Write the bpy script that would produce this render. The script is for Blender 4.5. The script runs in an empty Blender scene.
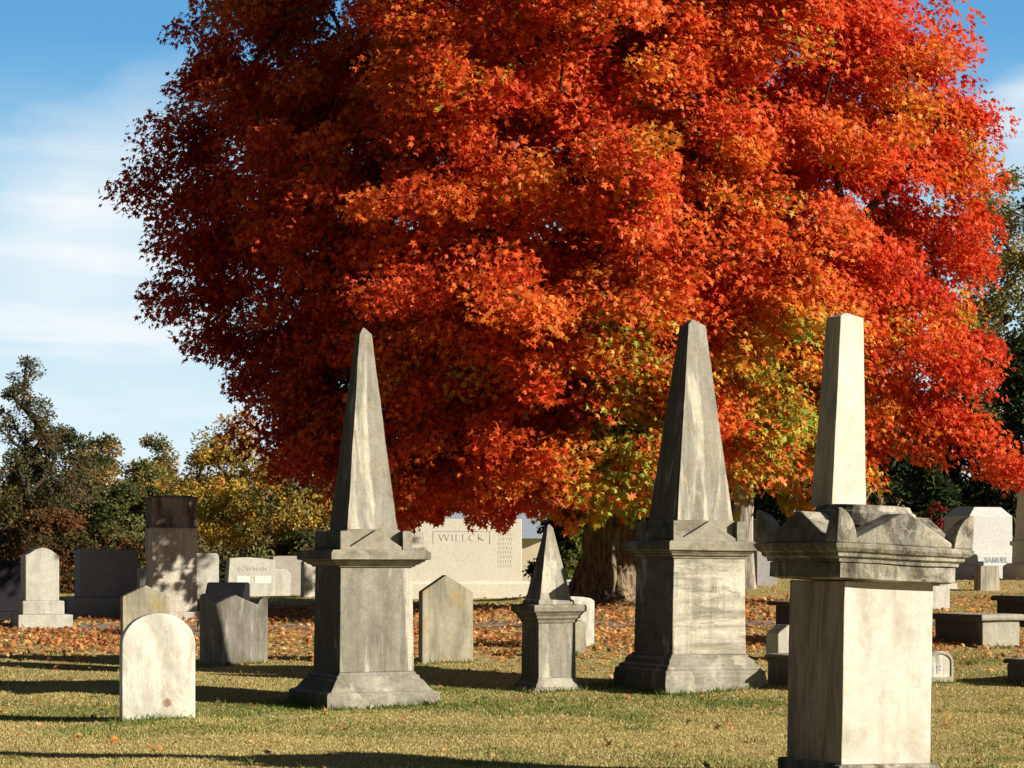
import bpy, bmesh, math, random
import numpy as np
from mathutils import Vector, Matrix, noise as mnoise

R = math.radians
F, H, HY = 2300.0, 1.6, 562.0          # focal length in px, eye height, horizon row of the photograph
A = R(24)                              # the rows of the cemetery are turned this far to the camera
SUN_AZ, SUN_EL = R(20.5), R(22)
SUN = Vector((math.cos(SUN_AZ)*math.cos(SUN_EL), -math.sin(SUN_AZ)*math.cos(SUN_EL), math.sin(SUN_EL)))
scene = bpy.context.scene
COL = scene.collection
rng = np.random.default_rng(7)
random.seed(7)

# ------------------------------------------------------------------ terrain
YS = np.array([-50, 0, 20, 24, 28, 32, 36, 40, 45, 50, 55, 65, 90, 150, 500], float)
GR = np.array([0, 0, 0, .03, .28, .55, .83, 1.06, 1.23, 1.33, 1.38, 1.30, .6, .2, 0])
GL = np.array([0, 0, 0, .03, .28, .55, .80, .85, .87, .89, .9, .85, .4, .1, 0])
_yy = np.linspace(-50, 500, 5501)
def _smooth(v):
    f = np.interp(_yy, YS, v); k = np.hanning(41); k /= k.sum()
    return np.convolve(np.pad(f, 20, mode='edge'), k, mode='valid')
_gr, _gl = _smooth(GR), _smooth(GL)
def G(x, y):
    x = np.asarray(x, float); y = np.asarray(y, float)
    t = np.clip((x+.5)/3.5, 0, 1); w = t*t*(3-2*t)
    g = np.interp(y, _yy, _gl)*(1-w)+np.interp(y, _yy, _gr)*w
    return g+.010*np.sin(x*1.7+.6*y)+.012*np.sin(y*1.3-.8*x+2)+.008*np.sin(3.1*x+1.9*y)
def g1(x, y): return float(G(x, y))
def depth_at(px, y):
    lo, hi = 12.0, 54.0
    for _ in range(50):
        m = .5*(lo+hi); yy = HY+F*(H-g1((px-512)/F*m, m))/m
        if yy > y: lo = m
        else: hi = m
    return .5*(lo+hi)
def wx(px, Y): return (px-512)/F*Y
def wz(py, Y): return H-(py-HY)/F*Y

# ------------------------------------------------------------------ materials
def new_mat(name):
    m = bpy.data.materials.new(name); m.use_nodes = True
    nt = m.node_tree; nt.nodes.clear()
    out = nt.nodes.new('ShaderNodeOutputMaterial')
    return m, nt, out
def N(nt, typ, **kw):
    n = nt.nodes.new(typ)
    for k, v in kw.items():
        if k in n.inputs.keys() if hasattr(n.inputs, 'keys') else False: n.inputs[k].default_value = v
        else: setattr(n, k, v)
    return n
def ramp(nt, src, a, b):
    n = nt.nodes.new('ShaderNodeMapRange'); n.inputs['From Min'].default_value = a; n.inputs['From Max'].default_value = b
    nt.links.new(src, n.inputs['Value']); return n.outputs['Result']
def mixc(nt, fac, a, b, blend='MIX'):
    n = nt.nodes.new('ShaderNodeMix'); n.data_type = 'RGBA'; n.blend_type = blend
    for s, v in ((n.inputs[0], fac), (n.inputs[6], a), (n.inputs[7], b)):
        if hasattr(v, 'links') or isinstance(v, bpy.types.NodeSocket): nt.links.new(v, s)
        elif isinstance(v, (int, float)): s.default_value = v
        else: s.default_value = (*v, 1) if len(v) == 3 else v
    return n.outputs[2]
def mul(nt, a, b):
    n = nt.nodes.new('ShaderNodeMath'); n.operation = 'MULTIPLY'
    for s, v in ((n.inputs[0], a), (n.inputs[1], b)):
        if isinstance(v, bpy.types.NodeSocket): nt.links.new(v, s)
        else: s.default_value = v
    return n.outputs[0]
def noise_tex(nt, vec, scale, detail=5, rough=.6, dist=0.):
    n = nt.nodes.new('ShaderNodeTexNoise'); n.inputs['Scale'].default_value = scale
    n.inputs['Detail'].default_value = detail; n.inputs['Roughness'].default_value = rough
    n.inputs['Distortion'].default_value = dist
    nt.links.new(vec, n.inputs['Vector']); return n.outputs['Fac']
def mapping(nt, vec, loc=(0, 0, 0), sc=(1, 1, 1)):
    n = nt.nodes.new('ShaderNodeMapping'); n.inputs['Location'].default_value = loc; n.inputs['Scale'].default_value = sc
    nt.links.new(vec, n.inputs['Vector']); return n.outputs['Vector']

_seed = [0]
def stone(name, base, dark, stain=.6, streak=(3, 3, .5), edge=(.42, .62), lichen=0., lcol=(.42, .27, .07), pale=0., pcol=(.62, .58, .48),
          rough=.85, bump=.25, speck=.25, drip=0., vein=0.):
    """weathered stone: stains that run down the faces, pale washed streaks, lichen patches and grain"""
    _seed[0] += 1; s = _seed[0]*3.71
    m, nt, out = new_mat(name)
    tc = nt.nodes.new('ShaderNodeTexCoord'); v = tc.outputs['Object']
    b = nt.nodes.new('ShaderNodeBsdfPrincipled'); b.inputs['Roughness'].default_value = rough
    b.inputs['Specular IOR Level'].default_value = .12
    n1 = noise_tex(nt, mapping(nt, v, (s, s*.7, s*.3), streak), 1.6, 7, .62, .4)
    col = mixc(nt, mul(nt, ramp(nt, n1, *edge), stain), base, dark)
    n4 = noise_tex(nt, mapping(nt, v, (s*.4, 7, s)), 1.3, 6, .65)
    col = mixc(nt, mul(nt, ramp(nt, n4, .45, .75), stain*.55), col, dark)
    if pale > 0:
        n5 = noise_tex(nt, mapping(nt, v, (s*1.3, s, 3), (streak[0]*1.4, streak[1]*1.4, streak[2]*.7)), 1.9, 6, .6, .3)
        col = mixc(nt, mul(nt, ramp(nt, n5, .52, .6), pale), col, pcol)
    if lichen > 0:
        n3 = noise_tex(nt, mapping(nt, v, (s, 2, s)), 3.2, 8, .7)
        col = mixc(nt, mul(nt, ramp(nt, n3, .52, .68), lichen), col, lcol)
    if drip > 0:
        n7 = noise_tex(nt, mapping(nt, v, (s, s*2, 1), (9, 9, .55)), 1.5, 7, .7, .25)
        n8 = noise_tex(nt, mapping(nt, v, (s*2, 1, 4), (1.2, 1.2, 1.6)), 1.2, 4, .6)
        col = mixc(nt, mul(nt, mul(nt, ramp(nt, n7, .47, .6), ramp(nt, n8, .38, .6)), drip), col, tuple(c*.55 for c in dark))
    if vein > 0:
        for k_, (w_, cc) in enumerate(((.008, tuple(c*.45 for c in dark)), (.012, pcol))):
            n9 = noise_tex(nt, mapping(nt, v, (s+k_*5, s*.2, 2+k_), (streak[0]*.55, streak[1]*.55, streak[2]*.6)), 1.0, 7, .55, .2)
            ab = nt.nodes.new('ShaderNodeMath'); ab.operation = 'SUBTRACT'; nt.links.new(n9, ab.inputs[0]); ab.inputs[1].default_value = .5
            a2 = nt.nodes.new('ShaderNodeMath'); a2.operation = 'ABSOLUTE'; nt.links.new(ab.outputs[0], a2.inputs[0])
            col = mixc(nt, mul(nt, ramp(nt, a2.outputs[0], w_, 0), vein), col, cc)
    n2 = noise_tex(nt, mapping(nt, v, (s, 0, 0)), 55, 5, .7)
    n6 = noise_tex(nt, mapping(nt, v, (0, s, 0)), 14, 6, .7)
    col = mixc(nt, 1.0, col, mixc(nt, ramp(nt, n2, .3, .7), (1-speck,)*3, (1+speck*.4,)*3), 'MULTIPLY')
    col = mixc(nt, 1.0, col, mixc(nt, ramp(nt, n6, .3, .7), (.84, .84, .84), (1.06, 1.06, 1.06)), 'MULTIPLY')
    nt.links.new(col, b.inputs['Base Color'])
    bp = nt.nodes.new('ShaderNodeBump'); bp.inputs['Strength'].default_value = bump; bp.inputs['Distance'].default_value = .02
    ad = nt.nodes.new('ShaderNodeMath'); ad.operation = 'ADD'; nt.links.new(n6, ad.inputs[0]); nt.links.new(mul(nt, n2, .4), ad.inputs[1])
    nt.links.new(ad.outputs[0], bp.inputs['Height']); nt.links.new(bp.outputs['Normal'], b.inputs['Normal'])
    nt.links.new(b.outputs[0], out.inputs['Surface'])
    return m
def plain(name, col, rough=.7, metal=0., var=.25, scale=12):
    m, nt, out = new_mat(name)
    tc = nt.nodes.new('ShaderNodeTexCoord')
    b = nt.nodes.new('ShaderNodeBsdfPrincipled'); b.inputs['Roughness'].default_value = rough; b.inputs['Metallic'].default_value = metal
    n = noise_tex(nt, tc.outputs['Object'], scale, 6, .65)
    c = mixc(nt, 1.0, col, mixc(nt, ramp(nt, n, .3, .7), (1-var,)*3, (1+var,)*3), 'MULTIPLY')
    nt.links.new(c, b.inputs['Base Color']); nt.links.new(b.outputs[0], out.inputs['Surface'])
    return m
def leafmat(name, trans=.4, rough=.5, spec=.3):
    m, nt, out = new_mat(name)
    at = nt.nodes.new('ShaderNodeAttribute'); at.attribute_name = 'leaf_colour'
    b = nt.nodes.new('ShaderNodeBsdfPrincipled'); b.inputs['Roughness'].default_value = rough; b.inputs['Specular IOR Level'].default_value = spec
    t = nt.nodes.new('ShaderNodeBsdfTranslucent'); mx = nt.nodes.new('ShaderNodeMixShader'); mx.inputs[0].default_value = trans
    nt.links.new(at.outputs['Color'], b.inputs['Base Color']); nt.links.new(at.outputs['Color'], t.inputs['Color'])
    nt.links.new(b.outputs[0], mx.inputs[1]); nt.links.new(t.outputs[0], mx.inputs[2]); nt.links.new(mx.outputs[0], out.inputs['Surface'])
    return m
def barkmat(name, base, dark, sc=(6, 6, 1.2)):
    m, nt, out = new_mat(name)
    tc = nt.nodes.new('ShaderNodeTexCoord'); v = mapping(nt, tc.outputs['Object'], (0, 0, 0), sc)
    b = nt.nodes.new('ShaderNodeBsdfPrincipled'); b.inputs['Roughness'].default_value = .95; b.inputs['Specular IOR Level'].default_value = .1
    n1 = noise_tex(nt, v, 2.5, 8, .7, .6)
    nt.links.new(mixc(nt, ramp(nt, n1, .38, .6), dark, base), b.inputs['Base Color'])
    bp = nt.nodes.new('ShaderNodeBump'); bp.inputs['Strength'].default_value = .8; bp.inputs['Distance'].default_value = .04
    nt.links.new(n1, bp.inputs['Height']); nt.links.new(bp.outputs[0], b.inputs['Normal']); nt.links.new(b.outputs[0], out.inputs['Surface'])
    return m

# ------------------------------------------------------------------ object helpers
def tag(o, label=None, cat=None, group=None, kind=None):
    if label: o['label'] = label
    if cat: o['category'] = cat
    if group: o['group'] = group
    if kind: o['kind'] = kind
    return o
def thing(name, label, cat, loc, rz=0., group=None, tilt=(0, 0)):
    o = bpy.data.objects.new(name, None); COL.objects.link(o); o.empty_display_size = .2
    o.location = loc; o.rotation_euler = (tilt[0], tilt[1], rz)
    return tag(o, label, cat, group)
def link(name, me, mat, parent=None, smooth=False):
    o = bpy.data.objects.new(name, me); COL.objects.link(o)
    if mat is not None: me.materials.append(mat)
    if parent is not None: o.parent = parent
    if smooth: me.polygons.foreach_set('use_smooth', [True]*len(me.polygons))
    return o
def bevel(o, w, seg=2):
    md = o.modifiers.new('Bevel', 'BEVEL'); md.width = w; md.segments = seg; md.limit_method = 'ANGLE'; md.angle_limit = R(28)
    md.use_clamp_overlap = True
    return o
def mesh_py(name, verts, faces):
    me = bpy.data.meshes.new(name); me.from_pydata([tuple(v) for v in verts], [], faces); me.update(); return me
def worn(verts, amp, scale=2.2, seed=0.):
    r = []
    for v in verts:
        p = Vector(v); n = mnoise.noise_vector(p*scale+Vector((seed, seed*2, 3)))+.45*mnoise.noise_vector(p*scale*8+Vector((1, seed, 2)))+.5*mnoise.noise_vector(p*scale*3.7+Vector((seed, 1, seed)))
        r.append(p+n*amp)
    return r
def stack(profile, nseg=6, cx=0, cy=0, amp=.003, seed=0., dz=.07):
    """square (or hx,hy rectangular) rings up a profile [(h or (hx,hy), z) ...], closed top and bottom; rings subdivided and slightly worn"""
    pr = []
    for i, (h, z) in enumerate(profile):
        hx, hy = h if isinstance(h, tuple) else (h, h)
        if i:
            ph, pz = pr[-1][:2], pr[-1][2]
            n = max(1, int(abs(z-pz)/dz))
            for k in range(1, n): t = k/n; pr.append((ph[0]+(hx-ph[0])*t, ph[1]+(hy-ph[1])*t, pz+(z-pz)*t))
        pr.append((hx, hy, z))
    verts, faces = [], []
    m = 4*nseg
    for hx, hy, z in pr:
        for s in range(4):
            c0 = [(-1, -1), (1, -1), (1, 1), (-1, 1)][s]; c1 = [(-1, -1), (1, -1), (1, 1), (-1, 1)][(s+1) % 4]
            for k in range(nseg):
                t = k/nseg
                verts.append(((c0[0]+(c1[0]-c0[0])*t)*hx+cx, (c0[1]+(c1[1]-c0[1])*t)*hy+cy, z))
    for i in range(len(pr)-1):
        for j in range(m):
            a, b = i*m+j, i*m+(j+1) % m
            faces.append((a, b, b+m, a+m))
    faces.append(tuple(range(m-1, -1, -1))); L = (len(pr)-1)*m
    faces.append(tuple(range(L, L+m)))
    return worn(verts, amp, seed=seed), faces
def join(*vf):
    V, Fc = [], []
    for v, f in vf:
        o = len(V); V += list(v); Fc += [tuple(i+o for i in q) for q in f]
    return V, Fc
def part(name, vf, mat, parent, bv=.006, label=None):
    o = link(name, mesh_py(name, *vf), mat, parent)
    if bv: bevel(o, bv)
    if label: o['label'] = label
    return o
def prism(outline, y0, y1, amp=.0, seed=0.):
    """outline (u, z) counter-clockwise seen from the front (-y), given thickness y0..y1"""
    n = len(outline)
    V = [(u, y0, z) for u, z in outline]+[(u, y1, z) for u, z in outline]
    Fc = [tuple(range(n)), tuple(range(2*n-1, n-1, -1))]
    for i in range(n):
        j = (i+1) % n; Fc.append((j, i, i+n, j+n))
    if amp: V = worn(V, amp, seed=seed)
    return V, Fc
def arc(x0, x1, zs, zt, n=18, e=1.0):
    """points of an arch from right (x1,zs) over (mid, zt) to left"""
    c, r = .5*(x0+x1), .5*(x1-x0)
    return [(c+r*math.cos(math.pi*i/n), zs+(zt-zs)*max(0, math.sin(math.pi*i/n))**e) for i in range(n+1)]
def box(x0, x1, y0, y1, z0, z1):
    return ([(x0, y0, z0), (x1, y0, z0), (x1, y1, z0), (x0, y1, z0), (x0, y0, z1), (x1, y0, z1), (x1, y1, z1), (x0, y1, z1)],
            [(3, 2, 1, 0), (4, 5, 6, 7), (0, 1, 5, 4), (1, 2, 6, 5), (2, 3, 7, 6), (3, 0, 4, 7)])
def text_part(name, body, size, loc, mat, parent, extrude=.002, offset=0., sx=1.0, spacing=1.0):
    cu = bpy.data.curves.new(name, 'FONT'); cu.body = body; cu.size = size; cu.extrude = extrude; cu.offset = offset
    cu.align_x = 'CENTER'; cu.align_y = 'CENTER'; cu.space_character = spacing; cu.resolution_u = 3
    tmp = bpy.data.objects.new('tmp', cu); COL.objects.link(tmp)
    dg = bpy.context.evaluated_depsgraph_get(); me = bpy.data.meshes.new_from_object(tmp.evaluated_get(dg))
    bpy.data.objects.remove(tmp)
    me.name = name; me.materials.clear()
    o = link(name, me, mat, parent); o.location = loc; o.rotation_euler = (R(90), 0, 0); o.scale = (sx, 1, 1)
    return o

# ------------------------------------------------------------------ leaf clouds
MAPLE_V = np.array([(0, 0, 0), (.40, .02, -.10), (.20, .24, 0), (.55, .52, -.16), (.17, .54, -.02), (0, 1, -.16),
                    (-.17, .54, -.02), (-.55, .52, -.16), (-.20, .24, 0), (-.40, .02, -.10)], float)
MAPLE_F = np.array([(0, 1, 2), (2, 3, 4), (4, 5, 6), (6, 7, 8), (8, 9, 0), (0, 2, 8), (2, 4, 8), (4, 6, 8)])
OVAL_V = np.array([(0, 0, 0), (.28, .4, -.06), (0, 1, -.1), (-.28, .4, -.06)], float)
OVAL_F = np.array([(0, 1, 2), (0, 2, 3)])
SPRAY_V = np.array([(0, 0, 0), (.16, .45, .02), (.05, .55, -.04), (.14, .8, 0), (0, 1, -.1), (-.14, .75, 0), (-.05, .5, -.04), (-.16, .4, .02)], float)
SPRAY_F = np.array([(0, 1, 2), (2, 3, 4), (2, 4, 5), (2, 5, 6), (0, 2, 6), (0, 6, 7)])
def unit(v): return v/np.maximum(np.linalg.norm(v, axis=-1, keepdims=True), 1e-9)
def mesh_np(name, verts, tris, fcol=None):
    me = bpy.data.meshes.new(name); nv, nf = len(verts), len(tris)
    me.vertices.add(nv); me.vertices.foreach_set('co', verts.astype(np.float32).ravel())
    k = tris.shape[1]
    me.loops.add(nf*k); me.loops.foreach_set('vertex_index', tris.astype(np.int32).ravel())
    me.polygons.add(nf); me.polygons.foreach_set('loop_start', np.arange(0, nf*k, k, dtype=np.int32))
    me.update(calc_edges=True)
    if fcol is not None:
        at = me.attributes.new('leaf_colour', 'FLOAT_COLOR', 'FACE')
        at.data.foreach_set('color', np.concatenate([fcol, np.ones((nf, 1))], 1).astype(np.float32).ravel())
    return me
def leaves(name, pos, nrm, tip, size, col, mat, parent, tmpl=(MAPLE_V, MAPLE_F), curl=1.0):
    V, Fc = tmpl; n, k = len(pos), len(V)
    nrm = unit(nrm); t = unit(tip-nrm*np.sum(tip*nrm, 1, keepdims=True)); b = np.cross(nrm, t)
    cz = rng.uniform(-.6, 1.8, (n, 1))*curl
    P = (pos[:, None, :]+size[:, None, None]*(V[None, :, 0:1]*b[:, None, :]+V[None, :, 1:2]*t[:, None, :]
         + (V[None, :, 2]*cz)[:, :, None]*nrm[:, None, :]))
    T = Fc[None]+(np.arange(n)*k)[:, None, None]
    me = mesh_np(name, P.reshape(-1, 3), T.reshape(-1, 3), np.repeat(np.clip(col, 0, 1), len(Fc), 0))
    return link(name, me, mat, parent)
def tubes(name, chains, mat, parent, sides=6):
    V, Fc = [], []
    for pts, rad in chains:
        n = len(pts)
        if n < 2: continue
        pts = np.asarray(pts, float); d = np.gradient(pts, axis=0); d = unit(d)
        ref = np.array([0, 0, 1.]) if abs(d[0][2]) < .9 else np.array([1., 0, 0])
        base = len(V)
        u = unit(np.cross(d[0], ref))
        for i in range(n):
            u = unit(u-d[i]*np.dot(u, d[i])); w = np.cross(d[i], u)
            for s in range(sides):
                a = 2*math.pi*s/sides; V.append(pts[i]+rad[i]*(math.cos(a)*u+math.sin(a)*w))
        for i in range(n-1):
            for s in range(sides):
                a, b = base+i*sides+s, base+i*sides+(s+1) % sides
                Fc.append((a, b, b+sides, a+sides))
        Fc.append(tuple(base+(n-1)*sides+s for s in range(sides)))
    return link(name, mesh_py(name, V, Fc), mat, parent, smooth=True)
def grow(targets, seeds, up=.25, step=.55, twig=.008, power=.48, maxr=.3, rs=None):
    """branch skeleton: every target is joined to the nearest node already grown; girth follows the load carried"""
    rs = rs or random.Random(3)
    P = [np.array(s, float) for s in seeds]; par = [-1]+list(range(len(seeds)-1)); ns = len(seeds)
    root = P[-1]
    for ti in sorted(range(len(targets)), key=lambda i: np.linalg.norm(targets[i]-root)):
        t = targets[ti]; arr = np.array(P)
        d = np.linalg.norm(arr-t, axis=1)
        pen = d*(1+.9*np.maximum(0, (arr[:, 2]-t[2]+.3)/np.maximum(d, .3)))
        hd = np.linalg.norm(arr[:, :2]-t[:2], axis=1)
        pen *= 1+1.1*np.clip(1-hd/np.maximum(.55*d, .05), 0, 1)*(d > .5)
        pen[:max(0, ns-4)] += 5
        j = int(np.argmin(pen)); p = P[j]; L = np.linalg.norm(t-p); n = max(1, int(L/step))
        prev = j
        for k in range(1, n+1):
            f = k/n; q = p+(t-p)*f; q[2] += up*L*.5*math.sin(math.pi*f)
            if k < n: q = q+np.array([rs.gauss(0, .13), rs.gauss(0, .13), rs.gauss(0, .10)])*step
            P.append(q); par.append(prev); prev = len(P)-1
    load = np.ones(len(P))
    for i in range(len(P)-1, 0, -1):
        if par[i] >= 0: load[par[i]] += load[i]
    rad = np.minimum(twig*load**power, maxr)
    kids = {}
    for i in range(1, len(P)): kids.setdefault(par[i], []).append(i)
    chains = []
    def walk(start, frm):
        pts, rr = ([P[frm], P[start]], [min(rad[frm], rad[start]*1.25), rad[start]]) if frm >= 0 else ([P[start]], [rad[start]])
        cur = start
        while cur in kids:
            ks = sorted(kids[cur], key=lambda i: -load[i])
            for o in ks[1:]: todo.append((o, cur))
            cur = ks[0]; pts.append(P[cur]); rr.append(rad[cur])
        chains.append((pts, rr))
    todo = [(ns, par[ns])] if ns < len(P) else []
    for c in range(1, len(P)):
        if c > ns and par[c] < ns and c >= ns: todo.append((c, par[c]))
    seen = set()
    while todo:
        s, f = todo.pop()
        if s in seen: continue
        seen.add(s); walk(s, f)
    return chains
def clump_leaves(centres, radii, per, flat=.4, outward=None, hang=.5, nup=.7, nout=.5, nrand=.6):
    n = len(centres); c = np.repeat(centres, per, 0); r = np.repeat(radii, per)[:, None]
    o = np.repeat(outward, per, 0)
    q = rng.normal(size=(n*per, 3)); q = unit(q)*(rng.random((n*per, 1))**.42)
    q[:, 2] *= flat
    # boughs droop outward
    pos = c+q*r; pos[:, 2] -= .35*np.sum(q[:, :2]*o[:, :2], 1)*r[:, 0]
    nr = np.array([0, 0, nup])+o*nout+rng.normal(size=(n*per, 3))*nrand
    tip = o*.8+np.array([0, 0, -hang])+rng.normal(size=(n*per, 3))*.5
    return pos, unit(nr), unit(tip)

# ================================================================== SETTING
def terrain():
    def axis(lo, hi, a, b, st):
        out = list(np.arange(a, b+1e-6, st)); v, s = a, st
        while v > lo: s *= 1.45; v -= s; out.insert(0, max(v, lo))
        v, s = b, st
        while v < hi: s *= 1.45; v += s; out.append(min(v, hi))
        return np.array(out)
    X, Y = axis(-700, 700, -16, 16, .35), axis(-120, 1500, 10, 62, .35)
    gx, gy = np.meshgrid(X, Y); gz = G(gx, gy)
    V = np.stack([gx, gy, gz], -1).reshape(-1, 3); nx = len(X)
    i, j = np.meshgrid(np.arange(nx-1), np.arange(len(Y)-1)); a = (j*nx+i).ravel()
    me = mesh_np('ground', V, np.stack([a, a+1, a+nx+1, a+nx], 1))
    m, nt, out = new_mat('dry_lawn_soil')
    tc = nt.nodes.new('ShaderNodeTexCoord'); v = tc.outputs['Object']
    b = nt.nodes.new('ShaderNodeBsdfPrincipled'); b.inputs['Roughness'].default_value = 1; b.inputs['Specular IOR Level'].default_value = .05
    n1 = noise_tex(nt, v, .8, 6, .6); n2 = noise_tex(nt, v, 26, 6, .75)
    c = mixc(nt, ramp(nt, n1, .4, .65), (.40, .32, .145), (.31, .27, .10))
    c = mixc(nt, 1.0, c, mixc(nt, ramp(nt, n2, .3, .7), (.66, .66, .66), (1.2, 1.2, 1.16)), 'MULTIPLY')
    nt.links.new(c, b.inputs['Base Color'])
    bp = nt.nodes.new('ShaderNodeBump'); bp.inputs['Strength'].default_value = .6; bp.inputs['Distance'].default_value = .04
    nt.links.new(n2, bp.inputs['Height']); nt.links.new(bp.outputs[0], b.inputs['Normal']); nt.links.new(b.outputs[0], out.inputs['Surface'])
    tag(link('ground', me, m, smooth=True), kind='structure')
    # narrow worn path across the slope
    V, Fc = [], []; xs = np.linspace(-30, 30, 90)
    for x in xs:
        yc = 33.75+.25*math.sin(x*.25)
        for dy in (-.40, .0, .40): V.append((x, yc+dy+.05*math.sin(x*3+dy*9), g1(x, yc+dy)+.012))
    for k in range(len(xs)-1):
        for s in range(2): a = k*3+s; Fc.append((a, a+3, a+4, a+1))
    tag(link('path', mesh_py('path', V, Fc), plain('path_grit', (.19, .16, .125), .95, 0, .35, 20)), kind='structure')
terrain()

LEAF = leafmat('autumn_leaf', .42, .5, .2)
LEAF_BG = leafmat('background_leaf', .35, .6, .15)
NEEDLE = leafmat('conifer_needle', .1, .8, .05)
BLADE = leafmat('grass_blade', .3, .7, .1)
LITTER = leafmat('dry_leaf', .12, .7, .15)

# ------------------------------------------------------------------ grass blades
GREEN_SPOTS = [(-3.0, 24.3, 1.3, .8, 1.0), (-.6, 24.6, .9, .5, .9), (.4, 24.9, 1.2, .6, .95), (-1.0, 25.8, 1.2, .7, .6), (-.8, 21.7, 1.2, .5, .65), (2.4, 24.6, 1.4, .5, .7), (1.4, 26.2, .8, .8, .6),
               (-5.2, 26.8, 1.6, .5, .5), (5.6, 27.0, 1.6, .5, 1.0), (4.5, 26.9, 1.2, .5, .7), (-2.4, 28.2, 1.0, .5, .5), (-4.6, 23.4, .8, .4, .5)]
def vnoise(x, y, s, seed):
    r = np.random.default_rng(seed); t = r.random((64, 64))
    xi, yi = x*s, y*s; x0, y0 = np.floor(xi).astype(int), np.floor(yi).astype(int)
    fx, fy = xi-x0, yi-y0; fx = fx*fx*(3-2*fx); fy = fy*fy*(3-2*fy)
    g = lambda a, b: t[a % 64, b % 64]
    return (g(x0, y0)*(1-fx)+g(x0+1, y0)*fx)*(1-fy)+(g(x0, y0+1)*(1-fx)+g(x0+1, y0+1)*fx)*fy
def wedge(n, y0, y1, pw=1.0, margin=1.2):
    u = rng.random(n); y = y0+(y1-y0)*u**pw
    half = .2235*y+margin
    return (rng.random(n)*2-1)*half, y
def grass():
    xs, ys = [], []
    for n, a, b in ((330000, 16.6, 27), (120000, 27, 36), (60000, 36, 54)):
        x, y = wedge(n, a, b); xs.append(x); ys.append(y)
    x, y = np.concatenate(xs), np.concatenate(ys)
    lf = np.clip((y-28)/3, 0, 1)*np.clip((39-y)/3, 0, 1)
    keep = rng.random(len(x)) > lf*.55
    keep &= ~((np.abs(y-33.75-.25*np.sin(x*.25)) < .36) & (rng.random(len(x)) < .93))
    x, y = x[keep], y[keep]; n = len(x)
    fx, fy = [], []
    for (bx, by, rot, hx, hy, cy) in FEET:
        if by > 36: continue
        m_ = int(260*(hx+hy)*2); u = rng.random(m_)*2*(hx+hy); e = np.abs(rng.normal(0, .035, m_))+.003
        front = u < 2*hx
        lx = np.where(front, u-hx, -hx-e); ly = np.where(front, cy-hy-e, u-2*hx-hy+cy)
        fx.append(bx+lx*math.cos(rot)-ly*math.sin(rot)); fy.append(by+lx*math.sin(rot)+ly*math.cos(rot))
    tx, ty = wedge(420, 16.8, 31)
    for a_, b_ in zip(tx, ty):
        m_ = rng.integers(6, 26); r_ = rng.uniform(.02, .07); fx.append(a_+rng.normal(0, r_, m_)); fy.append(b_+rng.normal(0, r_, m_))
    fx, fy = np.concatenate(fx), np.concatenate(fy); tall = np.concatenate([np.zeros(n), rng.uniform(.4, 1.8, len(fx))])
    x, y = np.concatenate([x, fx]), np.concatenate([y, fy]); n = len(x)
    gm = np.zeros(n)
    for (cx, cy, sx, sy, w) in GREEN_SPOTS: gm = np.maximum(gm, w*np.exp(-((x-cx)/sx)**2-((y-cy)/sy)**2))
    nz = .6*vnoise(x, y, .55, 1)+.4*vnoise(x, y, 1.7, 2)
    gm = np.clip(gm*.72*(.15+1.2*nz)+np.clip(nz-.56, 0, 1)*1.6, 0, 1)
    gm = np.clip(gm+.35*(tall > 0), 0, 1)
    isg = (rng.random(n) < gm)[:, None]
    tan = np.array([.63, .505, .235])*rng.uniform(.6, 1.2, (n, 1))+rng.normal(0, .012, (n, 3))
    olive = np.array([.44, .39, .14])*rng.uniform(.7, 1.2, (n, 1))
    col = np.where((rng.random(n) < .28+.4*np.clip(nz-.35, 0, 1))[:, None], olive, tan)
    col = np.where(isg, np.array([.13, .19, .04])*rng.uniform(.6, 1.4, (n, 1)), col)
    hgt = rng.uniform(.009, .026, n)*(1+.6*isg[:, 0])*(1+.2*(nz-.5))*(1+tall); wid = rng.uniform(.004, .008, n)*np.clip(y/20, 1, 2)
    ang = rng.random(n)*2*np.pi; lean = rng.uniform(.15, 1.3, n)*hgt; la = rng.random(n)*2*np.pi
    z = G(x, y)-.004; B = np.stack([x, y, z], 1)
    d = np.stack([np.cos(ang), np.sin(ang), np.zeros(n)], 1)*wid[:, None]
    tip = B+np.stack([np.cos(la)*lean, np.sin(la)*lean, hgt], 1)
    P = np.stack([B-d, B+d, tip], 1).reshape(-1, 3)
    me = mesh_np('grass', P, np.arange(3*n).reshape(-1, 3), np.clip(col, 0.01, 1))
    tag(link('grass', me, BLADE), 'short dry tan lawn grass with green patches around the monuments', 'grass', kind='stuff')
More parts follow.
